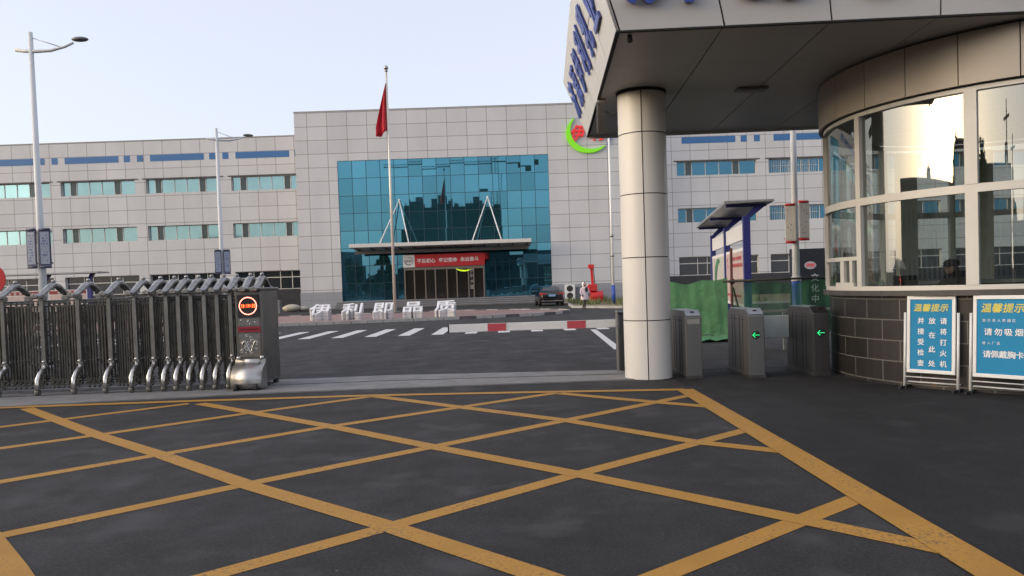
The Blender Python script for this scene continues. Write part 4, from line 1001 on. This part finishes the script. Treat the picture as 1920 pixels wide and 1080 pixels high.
# raised company name: front and side
slant = (tl - bl); 
def on_front(a, up): return bl.lerp(br2, a / WID).lerp(tl.lerp(tr2, a / WID), up)
up_f = (Vector((0, 0, TOPZ - SZ)) - v_ * OUT).normalized(); nf = u_.cross(up_f).normalized()
up_s = (Vector((0, 0, TOPZ - SZ)) - u_ * OUT).normalized(); xs_ = -v_; ns = xs_.cross(up_s).normalized()
for i, ch in enumerate('济源伊利乳业有限'):
    k = MB(); Mc = basis(on_front(.83 + 1.33 * i, .565) + nf * .012, u_, up_f, nf); text(k, ch, Mc, 1.06, .09, .03); k.build('company_letter', M_LETTER, GH)
for i, ch in enumerate('济源伊利乳业'):
    q = .10 + i * .150
    base_ = bb.lerp(bl, q).lerp(tb.lerp(tl, q), .52) + ns * .012
    k = MB(); Mc = basis(base_, xs_, up_s, ns); text(k, ch, Mc, .78, .03, .03); k.build('company_letter', M_LETTER, GH)
# column: two half shells per ring with open joints
ccx, ccy, cr = 2.27, 13.02, .395
k = MB(); zc = [0, .98, 2.02, 3.06, 4.06, SZ - .03]
for j in range(len(zc) - 1):
    for s0, s1 in ((-100, 80), (80, 260)):
        aa = [rad(s0 + 1.2 + (s1 - s0 - 2.4) * i / 22) for i in range(23)]
        z0, z1 = zc[j] + .008, zc[j + 1] - .008
        k.grid([[(ccx + math.cos(a) * cr, ccy + math.sin(a) * cr, z) for a in aa] for z in (z0, z1)])
co = k.build('column', M_COLP, GH)
k = MB(); k.tube([(ccx, ccy, 0), (ccx, ccy, SZ)], cr - .02, 32); k.build('column_core', M_GROOVE, GH)
k = MB(); k.tube([(ccx, ccy, SZ - .05), (ccx, ccy, SZ - .002)], cr + .02, 32); k.build('column_collar', M_GROOVE, GH)
# booth
bcx, bcy = 8.12, 12.31
def arc(r, z, a0, a1, n): return [(bcx + r * math.cos(rad(a0 + (a1 - a0) * i / n)), bcy + r * math.sin(rad(a0 + (a1 - a0) * i / n)), z) for i in range(n + 1)]
def ring(mb, r0, r1, z0, z1, a0, a1, n=48):
    rows = [[*q] for q in zip(arc(r1, z0, a0, a1, n), arc(r1, z1, a0, a1, n), arc(r0, z1, a0, a1, n), arc(r0, z0, a0, a1, n))]
    mb.grid(rows, False, True); o = len(mb.v) - len(rows) * 4
    mb.f += [[o, o + 1, o + 2, o + 3], [o + (len(rows) - 1) * 4 + i for i in (3, 2, 1, 0)]]; mb.mi += [mb.cur] * 2; mb.sm += [False] * 2
k = MB(); ring(k, 2.6, 2.82, 0, 1.30, 0, 360, 96); k.build('booth_wall', M_STONE, GH)
k = MB(); ring(k, 2.55, 2.93, 1.30, 1.375, 0, 360, 120); k.build('booth_sill', mat('sill_stone', (.07, .065, .06), .6, var=.2), GH)
k = MB()
fa = 190
# frieze: cladding panels
k = MB(); fa0 = 110
edges = [110, 128, 146, 164, 182, 196.5, 210, 223.5, 237, 250.5, 264, 280, 300, 330]
for a, b_ in zip(edges, edges[1:]): ring(k, 2.80, 2.95, 4.07, SZ - .035, a + .14, b_ - .14, 8)
k.build('frieze', M_FRIEZE, GH)
k = MB(); ring(k, 2.79, 2.90, 4.05, SZ - .01, 110, 330, 80); k.build('frieze_backing', M_GROOVE, GH)
def ang_of(px):                                            # mullion bearings on the round booth
    d = ray(px, 300); dx, dy = d.x, d.y; A_ = dx * dx + dy * dy; B_ = -2 * (dx * bcx + dy * bcy); C_ = bcx ** 2 + bcy ** 2 - 2.86 ** 2
    tt = (-B_ - math.sqrt(max(0, B_ * B_ - 4 * A_ * C_))) / (2 * A_); return math.degrees(math.atan2(dy * tt - bcy, dx * tt - bcx)) % 360
mA, mB2 = ang_of(1610), ang_of(1821); stepA = mB2 - mA
mull = [mA - stepA, mA, mB2, mB2 + stepA, mB2 + 2 * stepA, mB2 + 3 * stepA]
k = MB()
for z0, z1 in ((1.376, 1.44), (2.66, 2.77), (3.99, 4.05)): ring(k, 2.78, 2.88, z0, z1, mull[0], mull[-1], 90)
ring(k, 2.78, 2.875, 1.84, 1.90, mull[0], mA, 16)
wo = k.build('window_frame', M_ALU, GH)
for i, a in enumerate(mull):
    k = MB(); hw = 1.05 if i != 2 else 1.5
    for z0, z1 in ((1.441, 2.659), (2.771, 3.989)): ring(k, 2.77, 2.89, z0, z1, a - hw, a + hw, 2)
    k.build('mullion', M_ALU, GH)
k = MB()
lo_ = mA - stepA
for q, hw in ((.70, 1.3), (.86, .8)): ring(k, 2.78, 2.872, 1.44, 1.84, lo_ + stepA * q - hw, lo_ + stepA * q + hw, 2)
ring(k, 2.78, 2.872, 1.44, 1.50, lo_ + stepA * .55, lo_ + stepA * .9, 8)
k.build('hatch_window', M_ALU, GH)
for i in range(len(mull) - 1):
    for z0, z1 in ((1.44, 2.66), (2.77, 3.99)):
        k = MB(); k.grid([arc(2.83, z0, mull[i] + 1, mull[i + 1] - 1, 14), arc(2.83, z1, mull[i] + 1, mull[i + 1] - 1, 14)]); k.build('window_pane', M_BOOTHG, GH)
# booth inside
k = MB(); k.tube([(bcx, bcy, .69), (bcx, bcy, .74)], 2.6, 48); k.build('booth_floor', mat('floor_tile', (.2, .19, .18), .5), GH)
k = MB(); k.tube([(bcx, bcy, 4.06), (bcx, bcy, 4.1)], 2.75, 48); k.build('booth_ceiling', mat('ceiling_board', (.75, .75, .73), .8), GH)
k = MB(); ring(k, 2.70, 2.80, 1.375, 4.06, mull[-1] - 360 + 1, 22, 30); k.build('rear_wall', mat('inner_wall', (.5, .52, .5), .8, var=.05), GH)
rm = [22, 52, 80, 108, mull[0]]
for a in rm[:-1]:
    k = MB()
    for z0, z1 in ((1.441, 2.659), (2.771, 3.989)): ring(k, 2.77, 2.88, z0, z1, a - 1, a + 1, 2)
    k.build('mullion', M_ALU, GH)
k = MB()
for z0, z1 in ((1.376, 1.44), (2.66, 2.77), (3.99, 4.05)): ring(k, 2.78, 2.875, z0, z1, rm[0], rm[-1] - .1, 50)
k.build('window_frame', M_ALU, GH)
for a, b_ in zip(rm, rm[1:]):
    for z0, z1 in ((1.44, 2.66), (2.77, 3.99)):
        k = MB(); k.grid([arc(2.83, z0, a + 1, b_ - 1, 10), arc(2.83, z1, a + 1, b_ - 1, 10)]); k.build('window_pane', M_REARG, GH)
k = MB()
for a in (40, 66, 96):
    ring(k, 2.60, 2.69, 1.45, 3.9, a, a + 9, 12)
k.build('curtain', mat('curtain_cloth', (.62, .62, .56), .9, var=.08, scale=4), GH)
# desk, monitor, guard, bottle inside the booth
DK = thing('desk', 'desk standing inside the glass booth in front of the guard', 'desk', (6.7, 11.5, .74))
k = MB(); k.box((6.05, 10.9, 1.14), (6.5, 12.6, 1.18)); k.build('desk_top', mat('desk_wood', (.16, .11, .07), .5), DK, bevel=.008)
for y in (10.95, 12.5):
    k = MB(); k.box((6.1, y - .03, .74), (6.45, y + .03, 1.14)); k.build('leg', mat('desk_wood', (.16, .11, .07)), DK)
MO = thing('monitor', 'dark flat computer monitor on the desk inside the booth', 'monitor', (6.35, 12.45, 1.18))
k = MB(); k.box((6.15, 12.45, 1.30), (6.55, 12.48, 1.58)); k.build('screen', M_BLACK, MO, bevel=.006)
k = MB(); k.box((6.33, 12.45, 1.18), (6.38, 12.48, 1.30)); k.box((6.25, 12.38, 1.18), (6.45, 12.55, 1.195)); k.build('stand', M_BLACK, MO)
GD = thing('person', 'seated guard in dark jacket and cap bending over the desk inside the booth', 'person', (7.05, 12.0, .80), rad(-62))
gv = [(0, 0, .45), (0, -.08, .62), (0, -.18, .74), (0, -.26, .80), (0, -.32, .84), (0, -.34, .93), (-.17, -.16, .74), (-.26, -.30, .52), (-.12, -.50, .48), (-.06, -.56, .48), (.17, -.16, .74), (.26, -.30, .52), (.12, -.50, .48), (.06, -.56, .48),
      (-.1, -.05, .43), (-.12, -.42, .43), (-.12, -.42, .05), (.1, -.05, .43), (.12, -.42, .43), (.12, -.42, .05)]
ge_ = [(0, 1), (1, 2), (2, 3), (3, 4), (4, 5), (2, 6), (6, 7), (7, 8), (8, 9), (2, 10), (10, 11), (11, 12), (12, 13), (0, 14), (14, 15), (15, 16), (0, 17), (17, 18), (18, 19)]
gr_ = [.15, .15, .14, .06, .09, .085, .075, .06, .045, .04, .075, .06, .045, .04, .09, .07, .05, .09, .07, .05]
skin(gv, ge_, gr_, 'body', M_DARKC, GD)
k = MB(); k.ball((0, -.40, .87), .085, 8, sc=(.85, .7, 1.05)); k.ball((0, -.465, .86), .018, 5)
for s_ in (-1, 1): k.ball((s_ * .035, -.455, .885), .011, 4)
k.build('face', M_SKIN, GD, True)
k = MB(); k.ball((0, -.345, .945), .115, 10, sc=(1, 1.05, .62)); k.tube([(0, -.40, .93), (0, -.51, .905)], [.09, .06], 12, True, None, True, (1, .15)); k.build('cap', mat('cap_navy', (.012, .014, .022), .7), GD, True)
for s_ in (-1, 1):
    k = MB(); k.ball((s_ * .055, -.575, .475), .045, 6, sc=(.8, 1.1, .5))
    for f in range(4): k.tube([(s_ * (.03 + f * .017), -.60, .475), (s_ * (.03 + f * .016), -.645 + abs(f - 1.5) * .008, .472), (s_ * (.032 + f * .014), -.665 + abs(f - 1.5) * .01, .458)], [.010, .009, .007], 6)
    k.tube([(s_ * .02, -.57, .475), (s_ * -.002, -.605, .468)], [.011, .008], 6); k.build('hand', M_SKIN, GD, True)
bt = MB(); bt.tube([(5.62, 11.75, 1.376), (5.62, 11.75, 1.50)], .045, 12); bt.tube([(5.62, 11.75, 1.50), (5.62, 11.75, 1.53)], .03, 12); o = bt.build('tissue_box', mat('pale_green_card', (.40, .46, .38), .6)); tag(o, 'small pale green tub standing behind the booth glass near the hatch', 'tub')
# soffit fittings
FLD = thing('floodlight', 'grey floodlight bar hung under the left edge of the canopy', 'floodlight', (1.68, 13.7, SZ))
k = MB(); Mf = Matrix.Translation((1.69, 13.7, SZ - .20)) @ Matrix.Rotation(rad(-6), 4, 'Z') @ Matrix.Rotation(rad(-28), 4, 'X'); k.box((-.07, -.42, -.075), (.07, .42, .075), Mf); k.build('housing', mat('flood_grey', (.30, .29, .28), .4, .4), FLD, bevel=.015)
k = MB(); k.box((-.085, -.42, -.07), (-.072, .42, .07), Mf); k.build('lens', mat('flood_lens', (.62, .62, .60), .25), FLD)
k = MB(); k.box((1.67, 13.45, SZ - .15), (1.71, 13.5, SZ)); k.build('bracket', M_STEELD, FLD)
k = MB(); k.tube([(1.75, 13.55, SZ - .18), (1.82, 13.4, SZ - .28), (1.92, 13.28, SZ - .26), (1.98, 13.22, SZ - .16)], .012, 6); k.build('cable', M_BLACK, FLD)
CL = thing('ceiling_lamp', 'flat dark ceiling lamp fixed under the canopy soffit', 'lamp', (4.11, 12.97, SZ))
k = MB(); k.box((3.86, 12.85, SZ - .045), (4.36, 13.1, SZ - .001)); k.build('housing', mat('lamp_dark', (.10, .10, .105)), CL, bevel=.015)
k = MB(); k.box((3.9, 12.89, SZ - .052), (4.32, 13.06, SZ - .046)); k.build('diffuser', mat('lamp_diffuser', (.22, .21, .2), .5), CL)
k = MB(); k.cyl((1.62, 9.98, SZ - .03), .03, .03, 10); k.ball((1.62, 9.98, SZ - .06), .04, 6); o = k.build('security_camera', M_BLACK); tag(o, 'tiny dark dome camera under the front left corner of the canopy', 'camera')

# ================================================================== TURNSTILES
def turnstile(x0, y0, label, arrow, wid=.265, dep=1.2, h=1.06, flap=None, dark=False):
    t = thing('turnstile', label, 'turnstile', (x0, y0, 0), 0, 'steel turnstiles beside the column')
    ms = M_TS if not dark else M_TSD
    k = MB(); k.prism([(0, 0, 0), (0, 0, h - .04), (0, .16, h + .06), (0, dep - .16, h + .06), (0, dep, h - .04), (0, dep, 0)], (wid, 0, 0)); k.build('housing', ms, t, True, bevel=.012)
    k = MB(); k.prism([(.015, .012, h - .025), (.015, .15, h + .062), (.015, .15, h + .070), (.015, .012, h - .017)], (wid - .03, 0, 0)); k.build('reader_lid', M_LID if not dark else M_BLACK, t, True)
    k = MB(); k.cyl((wid * .5, .09, h + .025), .03, .02, 14); k.build('reader', M_BLACK, t, True)
    k = MB()
    for q in (.30, .46, .74, .90): k.box((-.004, q - .003, .10), (.0, q + .003, h - .05))
    k.box((-.004, .20, h - .12), (0, dep - .2, h - .115)); k.build('panel_seam', M_GROOVE, t, True)
    k = MB(); k.box((.0 - .008, -.008, 0), (wid + .008, dep + .008, .05)); k.build('foot_plate', M_STEELD, t, True)
    if arrow:
        k = MB(); k.cyl((wid * .47, -.006, .70), .066, .006, 28, 'y'); d = k.build('indicator', M_BLACK, t, True)
        k = MB(); 
        for a, b_ in (((.055, 0), (-.055, 0)), ((-.055, 0), (-.015, .04)), ((-.055, 0), (-.015, -.04))):
            k.bar([(wid * .47 + a[0], -.010, .70 + a[1]), (wid * .47 + b_[0], -.010, .70 + b_[1])], .012, .006)
        k.build('green_arrow', mat('led_green', (.03, .75, .22), .4, emit=.9, var=0), d, True)
    else:
        k = MB(); k.box((.03, -.006, h - .16), (wid - .03, 0, h - .08)); k.build('card_slot', mat('slot_grey', (.34, .33, .31), .4, .4), t, True)
    if flap:
        k = MB(); k.box((-flap, 1.08, .56), (-.004, 1.095, .95)); k.build('flap', mat('flap_acrylic', (.50, .55, .54), .3, var=.08, scale=4), t, True, bevel=.02)
    return t
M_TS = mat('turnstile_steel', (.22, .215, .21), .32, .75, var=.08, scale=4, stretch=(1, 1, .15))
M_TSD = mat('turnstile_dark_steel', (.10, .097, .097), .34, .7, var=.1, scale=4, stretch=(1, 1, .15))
M_LID = mat('lid_pale', (.45, .50, .60), .25, .3, var=.03)
turnstile(2.83, 12.66, 'steel turnstile with a pale lid and card slot, tight beside the round column', False)
turnstile(3.80, 12.47, 'middle steel turnstile with a green arrow and a pale blue lid', True)
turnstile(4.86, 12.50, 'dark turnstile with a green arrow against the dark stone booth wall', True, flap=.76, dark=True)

# ================================================================== A-BOARDS
def aboard(p0, p1, label, kind, z0=.23, z1=1.30, ph=1.07):
    p0, p1 = Vector((*p0, 0)), Vector((*p1, 0)); ax = (p1 - p0).normalized(); nm = Vector((ax.y, -ax.x, 0)); W = (p1 - p0).length
    lean = Vector((0, 0, 1)) - nm * .06; lean.normalize(); out = ax.cross(lean).normalized()
    t = thing('notice_stand', label, 'sign', p0.lerp(p1, .5), 0, 'blue notice stands in front of the booth')
    Mx = basis(p0, ax, lean, out)
    k = MB(); fx = .045
    k.box((.03, z0, -.02), (W - .03, z0 + .05, .02), Mx); k.box((.03, z1 - .05, -.02), (W - .03, z1, .02), Mx); k.box((.03, z0 + .05, -.02), (.03 + fx, z1 - .05, .02), Mx); k.box((W - .03 - fx, z0 + .05, -.02), (W - .03, z1 - .05, .02), Mx)
    k.build('frame', M_WHITE, t, bevel=.006)
    k = MB(); k.box((.03 + fx, z0 + .05, -.012), (W - .03 - fx, z1 - .05, .006), Mx); k.build('panel', M_SIGNB, t)
    for a in (.0, W):
        k = MB(); k.tube([Mx @ Vector((a, .0, 0)), Mx @ Vector((a, ph, 0))], .0175, 12); k.build('post', M_WHITE, t)
        k = MB(); pp = p0 + ax * a; k.bar([pp + nm * .16 + Vector((0, 0, .025)), pp - nm * .30 + Vector((0, 0, .025))], .03, .03); k.build('foot', M_BLACK, t)
    k = MB(); k.tube([p0 - nm * .1 + Vector((0, 0, .09)), p1 - nm * .1 + Vector((0, 0, .09))], .012, 8); k.tube([Mx @ Vector((0, .17, 0)), Mx @ Vector((W, .17, 0))], .008, 8); k.build('cross_bar', M_POLE, t)
    iw = W - .06 - 2 * fx; x0 = .03 + fx
    k = MB(); ts = iw / 4.9
    Mt = basis(Mx @ Vector((x0 + iw * .5 - ts * 1.53, z1 - .165, .010)), ax, lean + ax * .18, out); text(k, '温馨提示', Mt, ts * 1.0, 0, .035, step=ts * 1.02); k.build('heading', M_YTXT, t)
    k = MB()
    if kind == 1:
        cs = .092
        for col, s_ in enumerate(('请将打火机', '放在此处', '并接受检查')):
            stp = .585 / (len(s_) - 1); xx = x0 + iw * (.80 - .27 * col)
            text(k, s_, Mx @ basis((xx, z1 - .345, .010), (1, 0, 0), (0, 1, 0), (0, 0, 1)), cs, 0, .022, step=stp, down=True)
    else:
        text(k, '请勿吸烟', Mx @ basis((x0 + iw * .22, z1 - .475, .010), (1, 0, 0), (0, 1, 0), (0, 0, 1)), .1, 0, .022, step=iw * .195)
        text(k, '请佩戴胸卡', Mx @ basis((x0 + iw * .20, z1 - .765, .010), (1, 0, 0), (0, 1, 0), (0, 0, 1)), .1, 0, .022, step=iw * .155)
        text(k, '您已进入禁烟区', Mx @ basis((x0 + iw * .14, z1 - .325, .010), (1, 0, 0), (0, 1, 0), (0, 0, 1)), .042, 0, .0, step=.058)
        text(k, '进入厂区', Mx @ basis((x0 + iw * .14, z1 - .62, .010), (1, 0, 0), (0, 1, 0), (0, 0, 1)), .042, 0, .0, step=.058)
    k.build('notice_text', M_WTXT, t)
aboard((5.50, 10.87), (5.94, 10.33), 'white framed blue notice stand with three columns of vertical characters', 1)
aboard((6.03, 10.20), (6.50, 9.60), 'white framed blue notice stand with horizontal lines, cut by the right edge', 2)
rr = random.Random(6)
for i, (x, y, s_, lb) in enumerate(((6.12, 10.55, .13, 'brown stone lying between the two blue notice stands'), (5.92, 10.72, .09, 'smaller brown stone behind the foot of the first notice stand'))):
    rows = []; k = MB()
    for a in range(8):
        q0 = math.pi * a / 7; rows.append([(math.sin(q0) * math.cos(q) * s_ * 1.4 * (1 + .18 * math.sin(q * 3 + a)), math.sin(q0) * math.sin(q) * s_ * (1 + .15 * math.cos(q * 2 + a)), s_ * .6 + math.cos(q0) * s_ * .75) for q in [2 * math.pi * j / 14 for j in range(14)]])
    k.grid(rows, True, True); o = k.build('stone', mat('brown_stone', (.13, .095, .07), .85, var=.3, scale=12, bump=.5, bscale=25)); o.location = (x, y, 0); tag(o, lb, 'rock', 'stones at the notice stands')

# ================================================================== ACROSS THE STREET (seen in the glass)
def leafy(name, label, x, y, h, r, seed, slim=False):
    t = thing(name, label, 'tree', (x, y, 0), 0, 'trees across the street'); rr = random.Random(seed)
    k = MB(); k.tube([(x, y, 0), (x + .1, y, h * .35), (x, y, h * .85)], [.16, .12, .03], 8)
    for q in range(7):
        a = rr.uniform(0, 6.28); z = h * rr.uniform(.3, .7); k.tube([(x, y, z), (x + math.cos(a) * r * .7, y + math.sin(a) * r * .7, z + h * .15)], [.05, .015], 5)
    k.build('trunk', mat('bark', (.10, .075, .055), .9, var=.3), t)
    k = MB()
    for q in range(700):
        while True:
            p = Vector((rr.uniform(-1, 1), rr.uniform(-1, 1), rr.uniform(-1, 1)))
            if .25 < p.length < 1: break
        wv = .8 + .2 * math.sin(p.x * 5 + seed) + .15 * math.sin(p.z * 7)
        c_ = Vector((x + p.x * r * wv, y + p.y * r * wv, h * .62 + p.z * h * .38)); s_ = rr.uniform(.18, .4)
        a, b_ = Vector((rr.gauss(0, 1), rr.gauss(0, 1), rr.gauss(0, 1))).normalized() * s_, Vector((rr.gauss(0, 1), rr.gauss(0, 1), rr.gauss(0, 1))).normalized() * s_
        k.add([c_ - a, c_ + b_, c_ + a, c_ - b_], [(0, 1, 2, 3)])
    k.build('crown', mat('foliage', (.035, .06, .022), .8, var=.4, scale=.7), t)
for i, (x, y, h, r) in enumerate(((-30, -40, 7, 2), (-24, -44, 9, 2.2), (-17, -40, 6, 2.4), (-12, -46, 10, 1.6), (14, -46, 8, 2.4), (22, -42, 9, 2.4), (30, -40, 7, 2.6), (-38, -42, 8, 2.4))):
    leafy('street_tree', 'dark leafy tree across the street, reflected in the glass hall', x, y, h, r, 20 + i)
UB = thing('unfinished_building', 'tall unfinished building wrapped in dark green netting across the street', 'building', (-17, -110, 0))
k = MB(); k.box((-34, -126, 0), (-2, -110, 27.5)); k.build('netted_wall', mat('wrap_net', (.03, .06, .045), .9, var=.35, scale=.3), UB)
k = MB(); rr = random.Random(2)
for x, w_, h_ in ((-31, 3, 2.5), (-24, 4, 4.5), (-19, 2, 2), (-12, 4, 3.5), (-8, 2, 2)): k.box((x, -122, 27.5), (x + w_, -116, 27.5 + h_))
for q in range(60): xq = rr.uniform(-34, -2); k.tube([(xq, -110.5, 27), (xq, -110.5, 27.5 + rr.uniform(.5, 2.2))], .08, 4)
k.build('roof_structure', mat('raw_concrete', (.12, .12, .12), .9), UB)
TC = thing('tower_crane', 'lattice tower crane beside the unfinished building across the street', 'crane', (-2.5, -108, 0))
k = MB()
for z in range(0, 44, 2):
    for sx, sy in ((-.8, -.8), (.8, -.8), (.8, .8), (-.8, .8)): k.bar([(-2.5 + sx, -108 + sy, z), (-2.5 + sx, -108 + sy, z + 2)], .18, .18)
    k.bar([(-3.3, -107.2, z), (-1.7, -107.2, z + 2)], .12, .12); k.bar([(-1.7, -108.8, z), (-3.3, -108.8, z + 2)], .12, .12)
k.build('mast', mat('crane_paint', (.10, .09, .05), .6), TC)
k = MB()
for q in range(18): x = -2.5 - q * 2; k.bar([(x, -108.6, 40), (x - 2, -108.6, 40)], .16, .16); k.bar([(x, -107.4, 40), (x - 2, -107.4, 40)], .16, .16); k.bar([(x, -108, 41.2), (x - 2, -108, 41.2)], .16, .16); k.bar([(x, -108, 41.2), (x - 1, -107.4, 40)], .1, .1); k.bar([(x - 2, -108, 41.2), (x - 1, -107.4, 40)], .1, .1)
k.bar([(-2.5, -108, 40), (8, -108, 40)], .5, .5); k.box((5, -109, 38), (8, -107, 40)); k.build('jib', mat('crane_paint', (.1, .09, .05)), TC)

def block(name, label, x, y, w_, d_, h_, rz, col, floors):
    t = thing(name, label, 'building', (x, y, 0), rz, 'buildings added for the glass reflections')
    k = MB(); k.box((-w_ / 2, -d_ / 2, 0), (w_ / 2, d_ / 2, h_)); k.box((-w_ / 2 - .1, -d_ / 2 - .1, h_), (w_ / 2 + .1, d_ / 2 + .1, h_ + .5)); k.build('wall', mat('street_wall_' + name + str(int(h_)), col, .8, var=.15, scale=.4), t, True)
    for f in range(floors):
        z = 1.0 + f * (h_ - 1) / floors
        for q in range(int(w_ / 3)):
            xx = -w_ / 2 + 1.2 + q * 3; kk = MB(); kk.box((xx, d_ / 2, z), (xx + 1.6, d_ / 2 + .04, z + 1.6)); kk.build('window', M_WIN_DARK, t, True)
block('glare_screen_house', 'grey three storey house added across the street to break up the booth glare', -46, -38, 22, 12, 10, rad(-50), (.16, .155, .15), 3)  # houses added out of view to break up glare in the booth glass
block('glare_screen_house', 'tan two storey shop house added across the street to break up the booth glare', -62, -14, 20, 12, 7.5, rad(-75), (.20, .16, .12), 2)
block('glare_screen_house', 'low dark shed added across the street to break up the booth glare', -26, -50, 16, 10, 5, rad(-25), (.07, .07, .075), 1)
for i, (x, y) in enumerate(((-13.5, -14), (-19, -24))):  # poles added out of view to split the bright booth reflection
    t = thing('glare_screen_pole', 'grey concrete pole added across the street to break up the booth glare', 'pole', (x, y, 0), 0, 'poles added for the booth reflection')
    k = MB(); k.tube([(0, 0, 0), (0, 0, 9.5)], [.19, .12], 12); k.build('pole', M_CONC, t, True)
    k = MB(); k.box((-1, -.06, 8.6), (1, .06, 8.75)); k.box((-.5, -.3, 6.6), (.1, .3, 7.5)); k.build('crossarm', M_STEELD, t, True)

block('dark_reflection_block', 'dark block added across the street to darken the glass right of the doors', 3, -60, 17, 10, 9.5, 0, (.05, .055, .055), 2)  # unseen dark mass added so the hall glass reflects darker here
for i in range(9):
    leafy('street_tree', 'dark leafy tree across the street, reflected in the glass hall', -34 + i * 3.3 + (i % 3) * .5, -47 - (i % 2) * 3, 4.2 + (i * 37 % 5) * .5, 1.9, 60 + i)

block('glare_screen_house', 'long pale two storey house added across the street against low booth glare', -52, 4, 34, 10, 8, rad(-95), (.24, .22, .19), 2)  # added out of view to cover the hot patch in the lower panes
block('glare_screen_house', 'narrow tall brick house added across the street against high booth glare', -60, -22, 7, 8, 13, rad(-80), (.14, .08, .06), 4)
for i, (x, y, h, r_) in enumerate(((-22, -2, 8, 1.2), (-27, 6, 7, 1.5), (-24, -14, 9, 1.3))):  # trees added out of view, also to cut the booth glare
    leafy('street_tree', ('slim dark tree added nearest the booth to break up its glare', 'broad dark tree added left of the street against booth glare', 'tall slim dark tree added behind the camera against booth glare')[i], x, y, h, r_, 90 + i)
